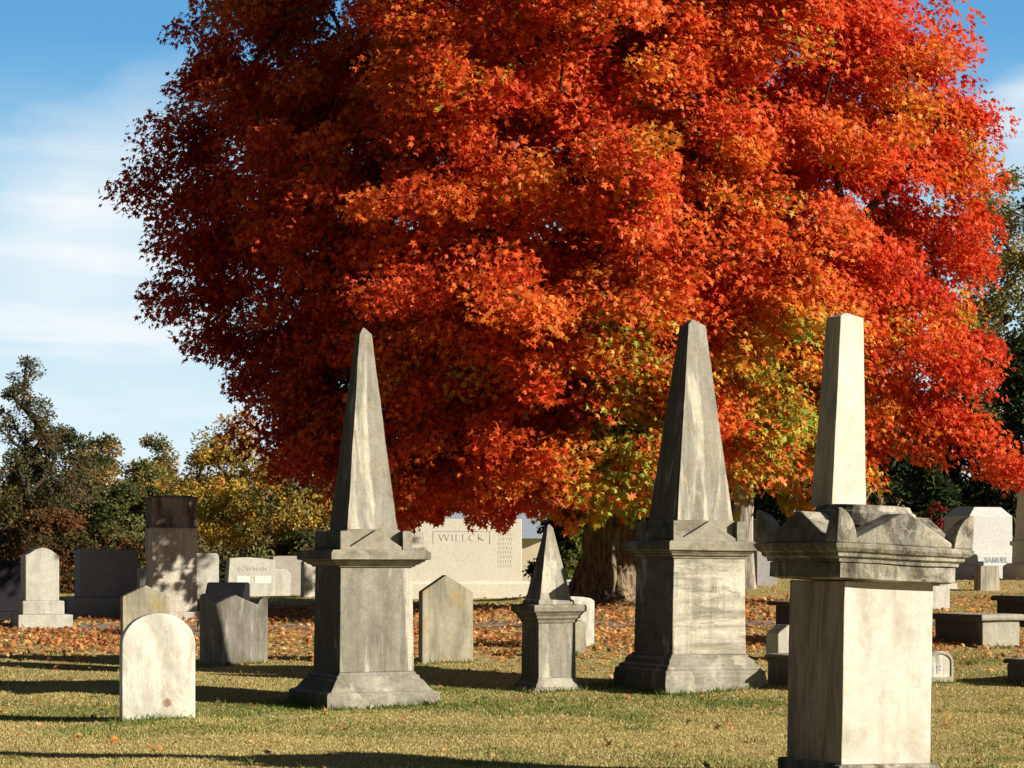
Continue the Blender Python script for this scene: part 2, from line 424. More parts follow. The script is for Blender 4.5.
def fallen():
    X, Y = [], []
    x, y = wedge(80000, 28.4, 40, 1.0, 1.5)
    w = np.clip((y-28.6)/2.6, 0, 1)*np.clip((40-y)/2.5, 0, 1)*(.05+.75*vnoise(x, y, .55, 5)**1.5+.55*vnoise(x, y, 1.9, 15)**2)
    w *= 1-.55*np.clip((x-3.5)/2, 0, 1)
    w *= np.where(np.abs(y-33.75-.25*np.sin(x*.25)) < .4, .5, 1)
    k = rng.random(len(x)) < w*.72; X.append(x[k]); Y.append(y[k])
    x, y = wedge(5000, 37, 52, 1, 1); k = rng.random(len(x)) < .45*vnoise(x, y, .6, 8)*(x > -1); X.append(x[k]); Y.append(y[k])
    x, y = wedge(1500, 16.6, 30, .7); k = rng.random(len(x)) < .12+.35*vnoise(x, y, .5, 9)**2+.5*np.clip((y-26)/4, 0, 1); X.append(x[k]); Y.append(y[k])
    x, y = np.concatenate(X), np.concatenate(Y); n = len(x)
    pos = np.stack([x, y, G(x, y)+rng.uniform(.012, .05, n)], 1)
    nr = np.array([0, -.25, 1.])+rng.normal(size=(n, 3))*.42
    cs = np.array([(.54, .21, .065), (.50, .145, .05), (.60, .30, .10), (.33, .14, .06), (.60, .39, .17), (.22, .11, .055)])
    c = cs[rng.choice(6, n, p=[.27, .2, .22, .13, .12, .06])]*rng.uniform(.65, 1.15, (n, 1))
    o = leaves('fallen_leaves', pos, nr, rng.normal(size=(n, 3)), rng.uniform(.04, .09, n), c, LITTER, None, curl=1.6)
    tag(o, 'orange and brown fallen maple leaves scattered thickly over the slope', 'fallen leaves', kind='stuff')
fallen()

# ================================================================== MONUMENTS
M_OLD = stone('grey_weathered_marble', (.335, .315, .265), (.155, .145, .12), .75, (1.6, 1.6, .4), (.42, .64), pale=.85, pcol=(.60, .57, .475), bump=.3, drip=.4, vein=.25)
M_OLDTOP = stone('weathered_shaft', (.35, .33, .28), (.18, .17, .14), .65, (1.9, 1.9, .25), (.42, .64), lichen=.4, lcol=(.34, .24, .09), pale=.85, pcol=(.58, .55, .455), drip=.35, vein=.3)
M_BASE = stone('grey_plinth_stone', (.33, .31, .26), (.165, .15, .12), .8, (1.3, 1.3, 2.4), (.42, .66), pale=.4, drip=.35, vein=.2)
M_BAND = stone('banded_white_marble', (.60, .565, .465), (.21, .19, .145), .85, (.55, .55, 3.6), (.46, .62), pale=.4, pcol=(.66, .625, .52), drip=.5, vein=.5)
M_CORN = stone('sooty_cornice_stone', (.36, .335, .27), (.14, .125, .095), .85, (2, 2, 3), (.44, .66), lichen=.15, drip=.4)
M_WHITE = stone('white_marble', (.635, .615, .55), (.44, .40, .325), .6, (2.2, 2.2, 1.2), (.5, .75), bump=.12, speck=.08)
M_WSHAFT = stone('white_shaft_marble', (.635, .615, .55), (.50, .43, .32), .4, (2.5, 2.5, .8), (.52, .78), bump=.12, speck=.08)
M_SOOT = stone('lichen_grey_capital', (.40, .375, .31), (.075, .068, .055), .9, (2.6, 2.6, 2.2), (.45, .62), lichen=.45, lcol=(.32, .26, .10), bump=.8, pale=.55, drip=.6, vein=.3)
def shade_and_growth(m, lim, dark, sc=(2, 6, .9), edge=(.34, .55)):
    """shaded side (local -x): shade painted in as near-black blotches, along with dark growth"""
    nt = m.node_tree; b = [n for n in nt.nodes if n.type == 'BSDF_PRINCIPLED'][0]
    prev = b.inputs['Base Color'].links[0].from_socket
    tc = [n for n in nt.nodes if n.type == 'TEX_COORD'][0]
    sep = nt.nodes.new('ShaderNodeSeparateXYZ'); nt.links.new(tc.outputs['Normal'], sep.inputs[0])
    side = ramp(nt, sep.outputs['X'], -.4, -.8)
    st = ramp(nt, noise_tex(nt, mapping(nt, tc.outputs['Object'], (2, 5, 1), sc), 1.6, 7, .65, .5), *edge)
    nt.links.new(mixc(nt, mul(nt, side, mul(nt, st, lim)), prev, dark), b.inputs['Base Color'])  # shade of the unlit side painted into the base colour, mixed with growth
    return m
def dirt_and_shade(name, src_base, src_dark, nlim):
    """white marble whose shaded side (local -x) has dirt streaks over a brown painted in for shade"""
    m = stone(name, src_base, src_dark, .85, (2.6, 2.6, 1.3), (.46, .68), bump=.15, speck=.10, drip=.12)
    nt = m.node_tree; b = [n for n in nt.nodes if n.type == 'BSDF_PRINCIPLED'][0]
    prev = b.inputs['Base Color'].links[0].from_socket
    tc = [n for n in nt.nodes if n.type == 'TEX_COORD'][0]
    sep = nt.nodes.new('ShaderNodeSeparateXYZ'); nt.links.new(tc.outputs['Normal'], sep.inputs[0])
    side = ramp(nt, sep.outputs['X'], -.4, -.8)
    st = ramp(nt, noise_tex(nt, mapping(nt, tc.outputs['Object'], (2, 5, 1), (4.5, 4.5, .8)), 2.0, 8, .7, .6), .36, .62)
    nt.links.new(mixc(nt, mul(nt, side, nlim), prev, mixc(nt, st, (.30, .235, .165), (.10, .072, .048))), b.inputs['Base Color'])  # brown over the whole side is painted shade tone; the darker streaks are dirt
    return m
M_WDIRTSHADE = dirt_and_shade('white_marble_streaked', (.635, .615, .55), (.44, .40, .325), .85)
M_WSDIRTSHADE = dirt_and_shade('white_shaft_streaked', (.635, .615, .55), (.56, .47, .33), .75)

def pediment(h, z0, hg, post, ph):
    """crossed gables with a small block standing on each corner"""
    gab = [(-h+post*.6, z0), (h-post*.6, z0), (0, z0+hg)]
    V, Fc = prism(gab, -h+.012, h-.012)
    W, _ = prism(gab, -h+.012, h-.012)
    W = [(-y, x, z+.001) for x, y, z in W]
    parts = [(V, Fc), (W, [tuple(f) for f in Fc])]
    for sx in (-1, 1):
        for sy in (-1, 1):
            parts.append(stack([(post/2, z0), (post/2, z0+ph*.93), (post/2*.8, z0+ph)], 2, sx*(h-post/2), sy*(h-post/2), .002))
    return join(*parts)

M_HWHITE = stone('white_headstone_marble', (.62, .60, .53), (.27, .255, .215), .85, (2.6, 2.6, 1), (.46, .60), lichen=.18, lcol=(.34, .24, .12), bump=.35, speck=.15, drip=.55)
M_HGREY = stone('grey_headstone', (.38, .36, .30), (.20, .185, .15), .75, (3, 3, .8), (.43, .6), lichen=.1, pale=.4, drip=.6)
M_HGOLD = stone('lichened_headstone', (.36, .335, .25), (.22, .20, .145), .7, (3, 3, .8), (.43, .6), lichen=.85, lcol=(.36, .24, .07), pale=.25, drip=.5)
M_GRANITE = stone('pale_granite', (.50, .49, .435), (.33, .315, .27), .6, (3, 3, 1.2), (.44, .66), bump=.2, speck=.22, drip=.3)
M_GRAN2 = stone('mid_granite', (.27, .265, .265), (.19, .185, .19), .5, (2, 2, 1.5), (.45, .7), bump=.12, speck=.3, rough=.6)
M_DARK = stone('dark_polished_granite', (.018, .018, .022), (.011, .011, .014), .5, (2, 2, 2), (.4, .7), bump=.03, speck=.3, rough=.6)
M_LIME = stone('cream_limestone', (.66, .63, .535), (.58, .54, .44), .45, (1.5, 1.5, 1), (.45, .75), bump=.08, speck=.08)
M_SAM = stone('silver_granite', (.48, .49, .48), (.42, .43, .43), .35, (2, 2, 1), (.45, .75), bump=.05, speck=.14, rough=.55)
M_TOMB = stone('box_tomb_stone', (.33, .305, .25), (.15, .135, .105), .7, (3, 3, 1.5), (.42, .65), bump=.3)
M_TOMBL = stone('pale_box_tomb_stone', (.40, .38, .31), (.22, .20, .16), .6, (3, 3, 1.5), (.45, .68), bump=.3)
M_CUT = plain('cut_letter_shadow', (.40, .375, .31), .9)
M_CUTGREY = plain('cut_letter_grey', (.24, .255, .28), .9)
M_IRON = plain('rusty_iron', (.03, .025, .022), .7, .4)

shade_and_growth(M_SOOT, .8, (.05, .043, .034), (2, 3, 1.5), (.25, .5))
for _m in (M_OLD, M_TOMB, M_TOMBL, M_OLDTOP, M_BASE, M_BAND, M_CORN): shade_and_growth(_m, .9, (.045, .04, .033), (2, 4, 1), (.22, .45))  # left faces painted darker for shade, on top of real dark staining
# ---- left obelisk
def left_obelisk():
    t = thing('obelisk_monument', 'tall grey weathered obelisk on a stepped pedestal, right of the white round headstone', 'obelisk', (-1.61, 24.9, 0), A, 'obelisk monuments')
    part('plinth', stack([(.637, -.1), (.637, .20), (.62, .215), (.60, .225)], 8, amp=.005, seed=1), M_BASE, t, .012)
    part('base_moulding', stack([(.585, .225), (.56, .25), (.50, .335), (.47, .36), (.47, .385), (.44, .40), (.43, .428)], 8, amp=.004, seed=2), M_BASE, t, .005)
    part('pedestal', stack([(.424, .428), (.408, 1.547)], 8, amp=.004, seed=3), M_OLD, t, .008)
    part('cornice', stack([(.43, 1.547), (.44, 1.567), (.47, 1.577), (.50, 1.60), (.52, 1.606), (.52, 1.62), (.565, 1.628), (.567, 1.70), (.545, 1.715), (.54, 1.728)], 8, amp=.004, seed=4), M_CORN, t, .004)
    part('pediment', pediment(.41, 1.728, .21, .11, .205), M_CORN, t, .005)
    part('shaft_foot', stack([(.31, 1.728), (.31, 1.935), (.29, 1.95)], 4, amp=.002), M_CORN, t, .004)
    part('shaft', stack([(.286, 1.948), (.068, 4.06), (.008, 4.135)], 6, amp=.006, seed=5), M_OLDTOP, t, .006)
left_obelisk()
def mid_obelisk():
    t = thing('obelisk_monument', 'tall grey obelisk with pale banded pedestal, right of the maple trunk', 'obelisk', (2.018, 26.25, 0), A, 'obelisk monuments', (0, R(.6)))
    part('plinth', stack([(.644, -.05), (.644, .32), (.635, .335), (.635, .375), (.61, .395)], 8, amp=.006, seed=11), M_BASE, t, .014)
    part('base_moulding', stack([(.60, .395), (.59, .43), (.545, .455), (.54, .50), (.50, .53), (.48, .56)], 8, amp=.005, seed=12), M_BASE, t, .006)
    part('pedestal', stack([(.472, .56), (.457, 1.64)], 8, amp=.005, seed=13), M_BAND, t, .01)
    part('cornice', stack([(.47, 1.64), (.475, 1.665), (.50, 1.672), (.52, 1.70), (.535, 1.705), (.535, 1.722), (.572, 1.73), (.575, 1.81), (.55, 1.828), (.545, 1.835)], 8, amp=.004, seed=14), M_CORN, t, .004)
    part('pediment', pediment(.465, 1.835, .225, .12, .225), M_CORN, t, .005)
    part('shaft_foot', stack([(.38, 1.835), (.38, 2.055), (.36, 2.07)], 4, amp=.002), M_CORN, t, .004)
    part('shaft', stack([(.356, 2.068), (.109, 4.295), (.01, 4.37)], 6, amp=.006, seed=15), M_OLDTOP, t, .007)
mid_obelisk()
def small_obelisk():
    t = thing('obelisk_monument', 'small stubby grey obelisk with a flared cornice between the two tall ones', 'obelisk', (.416, 26.2, 0), A, 'obelisk monuments')
    part('plinth', stack([(.324, -.02), (.322, .17), (.30, .185)], 6, amp=.006, seed=21), M_BASE, t, .01)
    part('base_moulding', stack([(.295, .185), (.285, .215), (.25, .25), (.238, .29)], 6, amp=.003, seed=22), M_BASE, t, .004)
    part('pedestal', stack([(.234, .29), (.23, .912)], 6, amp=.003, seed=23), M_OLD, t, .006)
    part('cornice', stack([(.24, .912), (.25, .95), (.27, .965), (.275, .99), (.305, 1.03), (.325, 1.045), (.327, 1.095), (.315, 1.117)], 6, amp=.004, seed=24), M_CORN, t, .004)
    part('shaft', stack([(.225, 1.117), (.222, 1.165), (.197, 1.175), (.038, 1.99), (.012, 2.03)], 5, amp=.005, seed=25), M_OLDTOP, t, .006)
small_obelisk()
def right_obelisk():
    Yc = 16.85; s = 1.0975; xc = wx(841, Yc-.50)+.507*.377
    t = thing('obelisk_monument', 'white obelisk on a big white marble pedestal with a crooked lichened cap, nearest at right', 'obelisk', (xc, Yc, 0), A, 'obelisk monuments', (R(.2), R(1.0)))
    h = .377
    k = F/(Yc-.5); z = lambda py, d=.5: H-(py-HY)/F*(Yc-d)
    part('plinth', stack([(h+.05, -.1), (h+.05, z(766)-.012), (h+.035, z(766))], 8, amp=.004, seed=31), M_SOOT, t, .01)
    part('pedestal', stack([(h, z(766)), (h, z(582))], 8, amp=.003, seed=32), M_WDIRTSHADE, t, .006)
    cap = bpy.data.objects.new('capital', None); COL.objects.link(cap); cap.parent = t
    zb = z(582); cap.location = (0, 0, zb); cap.rotation_euler = (0, R(1.6), 0)
    part('neck_band', stack([(.44, 0), (.485, .012), (.485, .118), (.47, .125)], 8, amp=.005, seed=33), M_SOOT, cap, .006)
    part('moulding', stack([(.50, .126), (.505, .15), (.53, .165), (.535, .19), (.555, .20), (.575, .225), (.58, .25), (.565, .258)], 8, amp=.006, seed=34), M_SOOT, cap, .005)
    hh, z0 = .575, .258
    gab = [(-hh+.10, z0), (hh-.10, z0), (.035, z0+.232), (-.035, z0+.232)]
    V, Fc = prism(gab, -hh+.02, hh-.02, .006, 3.); W, _ = prism(gab, -hh+.02, hh-.02, .006, 5.)
    W = [(-y, x, q+.002) for x, y, q in W]
    part('gable_blocks', join((V, Fc), (W, Fc)), M_SOOT, cap, .012)
    for sx in (-1, 1):
        for sy in (-1, 1):
            pr = []; vs, fs = [], []; n = 7; r0 = .165; ht = .245
            for i in range(n+1):
                f = i/n; r = max(.03, r0*math.sqrt(max(0, 1-f*f)))
                for (ux, uy) in ((0, 0), (1, 0), (1, 1), (0, 1)):
                    x, y = sx*(hh-ux*r), sy*(hh-uy*r); vs.append((x, y, z0+ht*f))
            flip = sx*sy > 0
            for i in range(n):
                for q in range(4):
                    a, b = i*4+q, i*4+(q+1) % 4; f = (a, b, b+4, a+4); fs.append(f if not flip else f[::-1])
            fs.append((0, 1, 2, 3)[::-1] if not flip else (0, 1, 2, 3)); L = n*4; fs.append((L, L+1, L+2, L+3) if not flip else (L+3, L+2, L+1, L))
            me = mesh_py('corner_horn', worn(vs, .006, 3, sx+sy*2), fs)
            bm = bmesh.new(); bm.from_mesh(me); bmesh.ops.recalc_face_normals(bm, faces=bm.faces); bm.to_mesh(me); bm.free()
            bevel(link('corner_horn', me, M_SOOT, cap), .008)
    # low round-cornered disc that carried the shaft
    vs, fs = [], []; n = 40
    rings = [(.33, .40), (.34, .485), (.335, .50), (.315, .51), (.305, .53), (.30, .545), (.285, .552)]
    for r, q in rings:
        for i in range(n):
            a = 2*math.pi*i/n; e = (abs(math.cos(a))**3.2+abs(math.sin(a))**3.2)**(-1/3.2)
            vs.append((r*e*math.cos(a), r*e*math.sin(a), q))
    for i in range(len(rings)-1):
        for j in range(n): fs.append((i*n+j, i*n+(j+1) % n, (i+1)*n+(j+1) % n, (i+1)*n+j))
    fs.append(tuple((len(rings)-1)*n+j for j in range(n)))
    part('shaft_disc', (worn(vs, .005, 3, 9.), fs), M_SOOT, cap, .004)
    zt = z(317, 0)-zb
    lx = (836-859.5)/F*Yc
    sh = part('shaft', stack([(.147, .545), (.098, zt), (.012, zt+.035)], 5, amp=.003, seed=35), M_WSDIRTSHADE, t, .006)
    sh.location = (lx*math.cos(A)+.02, -lx*math.sin(A)+.05, zb); sh.rotation_euler = (0, R(1.2), 0)
right_obelisk()

# ---- upright slabs --------------------------------------------------
def slab_frame(pxc, ybase, rot=A):
    Y = depth_at(pxc, ybase); x = wx(pxc, Y); k = F/Y; be = math.atan2(x, Y)
    return Y, x, k, math.cos(rot+be)
FEET = []
def foot(x, y, rot, hx, hy, cy=0.): FEET.append((x, y, rot, hx, hy, cy))
def headstone(name, label, cat, outline_px, ybase, th, mat, group='headstones', Y=None, rot=A, bv=.01, tilt=(0, 0), partname=None, amp=.003):
    """outline_px: front-face outline as seen (x, y) counter-clockwise from the lower left; becomes a slab of real size and thickness"""
    pxc = .5*(min(p[0] for p in outline_px)+max(p[0] for p in outline_px))
    if Y is None: Y = depth_at(pxc, ybase)
    x = wx(pxc, Y); k = F/Y; c = math.cos(rot+math.atan2(x, Y)); z0 = g1(x, Y)
    out = [((p[0]-pxc)/(k*c), wz(p[1], Y)-z0) for p in outline_px]
    zb = min(z for u, z in out)
    out = [(u, z-.12 if abs(z-zb) < .02 else z) for u, z in out] if partname is None else out
    vf = prism(out, 0, th, amp, pxc)
    foot(x, Y, rot, .5*(max(q[0] for q in out)-min(q[0] for q in out)), th/2, th/2)
    if partname is None:
        o = link(name, mesh_py(name, *vf), mat); bevel(o, bv); o.location = (x, Y, z0); o.rotation_euler = (tilt[0], tilt[1], rot)
        return tag(o, label, cat, group)
    t = thing(name, label, cat, (x, Y, z0), rot, group, tilt)
    o = link(partname, mesh_py(partname, *vf), mat, t); bevel(o, bv)
    return t, x, Y, z0, k*c
def spot(m, loc, r, col):
    nt = m.node_tree; b = [n for n in nt.nodes if n.type == 'BSDF_PRINCIPLED'][0]; prev = b.inputs['Base Color'].links[0].from_socket
    tc = [n for n in nt.nodes if n.type == 'TEX_COORD'][0]
    d = nt.nodes.new('ShaderNodeVectorMath'); d.operation = 'DISTANCE'; nt.links.new(tc.outputs['Object'], d.inputs[0]); d.inputs[1].default_value = loc
    n = noise_tex(nt, tc.outputs['Object'], 22, 4, .6)
    a = nt.nodes.new('ShaderNodeMath'); a.operation = 'MULTIPLY_ADD'; nt.links.new(n, a.inputs[0]); a.inputs[1].default_value = r*1.6; nt.links.new(d.outputs['Value'], a.inputs[2])
    nt.links.new(mixc(nt, ramp(nt, a.outputs[0], r*2.1, r*1.5), prev, col), b.inputs['Base Color'])
M_FRONT = stone('stained_white_headstone', (.72, .695, .61), (.30, .285, .24), .55, (2.6, 2.6, 1), (.46, .60), lichen=.18, lcol=(.34, .24, .12), bump=.35, speck=.15, drip=.18)
spot(M_FRONT, (.085, 0, .165), .042, (.26, .16, .10))
# white round-topped stone in front
headstone('white_headstone', 'bright white round-topped headstone with grey stains and a brown spot, nearest at left', 'headstone',
          [(122.6, 720), (195.5, 720)]+[(x, y) for x, y in arc(122.6, 195.5, 645, 613.3, 20)], 720, .11, M_FRONT, bv=.012)
o = headstone('gabled_headstone', 'yellowish gable-topped headstone standing just behind the white round-topped headstone', 'headstone',
          [(123.5, 671), (171, 671), (170.5, 597), (146, 585.3), (123, 596.5)], 671, .12, M_HGOLD, bv=.008)
headstone('notched_headstone', 'grey headstone with a notched crest and central peak, left of the left tall obelisk', 'headstone',
          [(203, 665), (267.5, 665), (267.8, 598.5), (264, 597.5), (260, 600), (257.6, 604.8), (246, 600), (235.8, 595), (225, 599.5), (214.8, 604.8), (213, 598), (209.5, 594), (205.5, 593.5), (203, 596)],
          665, .13, stone('dark_grey_headstone', (.27, .255, .215), (.14, .13, .105), .75, (3, 3, .8), (.43, .6), pale=.35, drip=.6), bv=.007)
headstone('gabled_headstone', 'grey gable-topped headstone with orange lichen right of the left tall obelisk', 'headstone',
          [(422.2, 663), (473.5, 663), (473.3, 592), (446.5, 575), (422.5, 591.5)], 663, .13, M_HGOLD, bv=.008)
headstone('rounded_headstone', 'pale worn round-shouldered headstone half hidden behind the small obelisk', 'headstone',
          [(556, 648), (594.5, 648), (594.8, 601), (591, 598.5), (583, 597), (570, 596.3), (560, 597.5), (556, 601)], 648, .12, M_HWHITE, bv=.012)
headstone('footstone', 'low yellowish stone stub with a round hole beside the small obelisk', 'footstone',
          [(569, 656), (585.8, 656), (586, 622), (582, 620), (578, 621.5), (569, 622)], 656, .1, M_HGOLD, bv=.008)

# serpentine stone on two bases, far left
def based(name, label, die, bases, ybase, th, mat, grow_=.05, Y=None, die_label=None):
    pxc = .5*(min(p[0] for p in die)+max(p[0] for p in die)); Y = Y or depth_at(pxc, ybase)
    t, x, Y, z0, kc = headstone(name, label, 'headstone', die, ybase, th, mat, partname='die', Y=Y)
    for i, (xa, xb, yt, yb) in enumerate(bases):
        g = grow_*(i+1); zt, zb = wz(yt, Y)-z0, wz(yb, Y)-z0
        if i == len(bases)-1: zb -= .12
        w0, w1 = (xa-pxc)/kc, (xb-pxc)/kc; cx, hx = .5*(w0+w1), .5*(w1-w0)
        part('base' if i == len(bases)-1 else 'upper_base', stack([((hx, th/2+g), zb), ((hx, th/2+g), zt)], 5, cx, th/2, .005, seed=pxc+i), mat, t, .012)
    return t, x, Y, z0, kc, pxc
based('serpentine_headstone', 'pale granite headstone with serpentine top on two stepped bases, far left', [(26, 600.8), (58.9, 600.8), (58.9, 555), (56, 554), (51, 550), (43, 547.3), (35, 550), (29, 554), (26, 555)],
      [(22.4, 63.4, 600.8, 614.6), (17.6, 71, 614.6, 640)], 628.5, .34, M_GRANITE)
based('granite_headstone', 'dark low granite headstone cut by the left edge of the photo', [(-58, 612), (20, 612), (20, 566), (17, 560), (-56, 560), (-58, 566)], [(-64, 25, 612, 640)], 623, .35, M_DARK)
based('granite_headstone', 'broad grey granite block headstone in tree shade, left of the tall slab', [(80.5, 597), (137, 597), (137, 550), (135, 549.3), (83, 549.3), (80.5, 551)], [(74, 141, 597, 630)], 618, .38, M_GRAN2)
# tall slab in courses
def tall_slab():
    Y = depth_at(175, 622); x = wx(175, Y); z0 = g1(x, Y); k = F/Y*math.cos(A+math.atan2(x, Y)); zz = lambda py: wz(py, Y)-z0
    hx = 22.2/k; th = .42
    t = thing('slab_monument', 'tall cream slab monument with dark cap and dappled shade, left background', 'monument', (x, Y, z0), A)
    m1 = stone('stained_cream_marble', (.60, .555, .475), (.33, .28, .235), .75, (3, 3, .8), (.42, .64), bump=.2, drip=.4)
    m2 = stone('dark_cap_marble', (.34, .29, .245), (.085, .07, .06), .95, (3, 3, .6), (.36, .56), bump=.2, drip=.6)  # darker than the die, with blotches and streaks
    part('base', stack([((hx+.10, th/2+.1), -.15), ((hx+.10, th/2+.1), zz(612))], 5, 0, th/2, .005), m1, t, .01)
    part('die', stack([((hx, th/2), zz(612)), ((hx*1.0, th/2), zz(580.5)), ((hx*.985, th/2-.01), zz(580)), ((hx*.985, th/2-.01), zz(546)), ((hx, th/2), zz(545.5)), ((hx, th/2), zz(528))], 6, 0, th/2, .004), m1, t, .006)
    part('band', stack([((hx+.02, th/2+.02), zz(528)), ((hx+.02, th/2+.02), zz(526.3))], 6, 0, th/2, .002), m2, t, .004)
    part('cap', stack([((hx-.005, th/2), zz(526.3)), ((hx-.005, th/2), zz(502)), ((hx+.02, th/2+.02), zz(499)), ((hx+.01, th/2+.01), zz(497)), ((hx*.7, th/2-.05), zz(495.5))], 6, 0, th/2, .005), m2, t, .006)
tall_slab()
# the back row at left, standing on the lower ground
headstone('granite_headstone', 'small pale headstone between the dark block headstone and the tall slab', 'headstone', [(139.5, 592), (155, 592), (155, 568), (139.5, 568)], 0, .2, M_GRANITE, Y=47)
headstone('granite_headstone', 'plain pale headstone with rounded corners right of the tall slab', 'headstone', [(196, 600), (218.8, 600), (219, 556), (217, 553.3), (196, 553)], 0, .25, M_GRANITE, Y=47)
def lettered(name, label, die, word, wx0, wx1, wy, Y, th, mat, cut, bases=(), size_px=6.0, plates=()):
    t, x, Y, z0, kc, pxc = based(name, label, die, bases, 0, th, mat, Y=Y) if bases else (*headstone(name, label, 'headstone', die, 0, th, mat, partname='die', Y=Y), .5*(min(p[0] for p in die)+max(p[0] for p in die)))
    return t, Y, z0, kc, pxc
t, Y, z0, kc, pxc = lettered('name_headstone', 'pale flared headstone with a carved surname and two name panels, behind the notched headstone', [(227, 602), (274.8, 602), (275.2, 560), (262, 558.3), (247, 557.2), (230, 558.2)], 'BOWMAN', 0, 0, 0, 48, .25, M_GRANITE, M_CUT)
k0 = F/Y
text_part('surname', 'BOWMAN', 5.6/k0, ((252.5-pxc)/kc, -.003, wz(569.2, Y)-z0), M_CUT, t, .002, 0, 1.12, 1.1)
M_PLATE = plain('pale_name_panel', (.62, .60, .53), .8)
for a, b in ((236.5, 250), (254.5, 271)):
    part('name_panel', box((a-pxc)/kc, (b-pxc)/kc, -.006, .002, wz(583.5, Y)-z0, wz(576, Y)-z0), M_PLATE, t, .002)
headstone('granite_headstone', 'greyish headstone with reddish top behind the lettered flared headstone', 'headstone', [(272, 598), (303, 598), (303, 558), (298, 556), (278, 555.8), (273, 557)], 0, .3,
          stone('ruddy_granite', (.36, .33, .30), (.22, .20, .18), .5, (2, 2, 2), (.45, .7), bump=.15), Y=49.5)
headstone('granite_headstone', 'low pale headstone leaning on the reddish-topped one beside the left tall obelisk', 'headstone', [(274.5, 599), (290, 599), (291, 574), (286, 569), (274, 569)], 0, .2, M_GRANITE, Y=48.3)
headstone('granite_headstone', 'pale headstone with slanting top, mostly hidden by the left tall obelisk', 'headstone', [(303.5, 600), (321, 600), (321, 566), (312, 563), (304, 561.5)], 0, .2, M_HWHITE, Y=46.5)
# black slant stone behind the notched stone and the iron bar beside it
def slant():
    Y = 31.8; px = 222; x = wx(px, Y); z0 = g1(x, Y); k = F/Y
    t = thing('slant_marker', 'black slant-faced marker behind the notched grey headstone', 'marker', (x, Y, z0), R(-6))
    w = 20.5/k; h1 = wz(582.5, Y)-z0; h0 = wz(596, Y)-z0
    V, Fc = prism([(0, -.1), (.62, -.1), (.60, h1-.02), (.55, h1), (.40, h1), (.0, h0*.55)], -w, w)
    V = [(y, x_-.1, z) for x_, y, z in V]
    me = mesh_py('slant_block', V, [f[::-1] for f in Fc]); o = link('slant_block', me, M_DARK, t); bevel(o, .02, 3)
    part('base', box(-w-.08, w+.08, -.2, .62, -.12, .1), M_TOMB, t, .01)
    Y2 = 32.6; x2 = wx(201, Y2)
    t2 = thing('iron_bracket', 'thin bent iron bracket standing at the foot of the tall slab', 'bracket', (x2, Y2, g1(x2, Y2)), 0)
    tubes('bar', [([(-.06, 0, -.05), (-.05, 0, .16), (.02, 0, .26), (.06, 0, .52)], [.009]*4)], M_IRON, t2, 5)
    tubes('bar', [([(-.05, .0, .13), (.0, 0, .2), (.1, 0, .26)], [.008]*3)], M_IRON, t2, 5)
slant()

# ---- the big cream family monument
def family():
    Y = 46.0; pxc = 466.5; x = wx(pxc, Y); z0 = g1(x, Y); be = math.atan2(x, Y); rot = R(8); kc = F/Y*math.cos(rot+be)
    u = lambda px: (px-pxc)/kc
    zz = lambda py: wz(py, Y)-z0
    t = thing('family_monument', 'wide cream family monument with a carved surname and lattice panels, behind the left tall obelisk', 'monument', (x, Y, z0), rot)
    part('base', stack([((u(531), .45), -.15), ((u(531), .45), zz(584)), ((u(528), .42), zz(581.5))], 6, 0, .4, .003), M_LIME, t, .01)
    part('die', box(u(411), u(522), 0, .75, zz(581.5), zz(519)), M_LIME, t, .008)
    ln = .012
    fr = [box(u(433), u(491), -.004, .003, zz(531.6), zz(531.6)+ln), box(u(489.5), u(489.5)+ln*1.6, -.004, .003, zz(544), zz(531.7)), box(u(433), u(433)+ln, -.004, .003, zz(544), zz(531.7))]
    part('letter_panel', join(*fr), M_CUT, t, 0)
    text_part('surname', 'WILLCK', 11.0/(F/Y), (u(461.5), -.004, zz(538)), M_CUT, t, .002, -.0075, 1.06, 1.16)
    for xa, xb, ya, yb in ((498, 513, 533, 569), (415, 425, 532, 552)):
        ps = []; n = int((xb-xa)/2.5); m = int((yb-ya)/4.2)
        for r in range(m):
            for c in range(n):
                a = xa+(xb-xa)*(c+.08+.5*(r % 2)*.6)/n; b = a+(xb-xa)/n*.6; y0 = ya+(yb-ya)*r/m
                ps.append(box(u(a), u(b), -.004, .003, zz(y0+.9), zz(y0)))
                ps.append(box(u(a), u(a)+.011, -.0035, .003, zz(y0+3.2), zz(y0+.8)))
        part('lattice_panel', join(*ps), plain('lattice_cut', (.55, .515, .425), .9), t, 0)
family()

# ---- right side
def box_tomb(label, pxc, ybase, lx, ly, ztop_px, slab=.06, over=.05, mat=M_TOMB, end=None, Y=None):
    """pxc = front corner seen, ybase = its foot row"""
    Y = Y or depth_at(pxc, ybase); cx = wx(pxc, Y); z0 = g1(cx, Y); h = wz(ztop_px, Y)-z0
    # centre from the front corner (local -lx/2,-ly/2)
    ox = lx/2*math.cos(A)-ly/2*math.sin(A); oy = lx/2*math.sin(A)+ly/2*math.cos(A)
    t = thing('box_tomb', label, 'tomb', (cx+ox, Y+oy, z0), A, 'box tombs')
    foot(cx+ox, Y+oy, A, lx/2, ly/2)
    part('chest', stack([((lx/2, ly/2), -.15), ((lx/2, ly/2), h-slab)], 6, amp=.006, seed=pxc), mat, t, .012)
    part('ledger', stack([((lx/2+over, ly/2+over), h-slab), ((lx/2+over+.012, ly/2+over+.012), h-slab*.5), ((lx/2+over-.01, ly/2+over-.01), h)], 6, amp=.006, seed=pxc+1), end or mat, t, .014)
    return t
box_tomb('low box tomb with pale end and overhanging ledger, right of the white obelisk', 982.5, 648.5, .60, 1.10, 614.5, .085, .05, M_TOMBL)
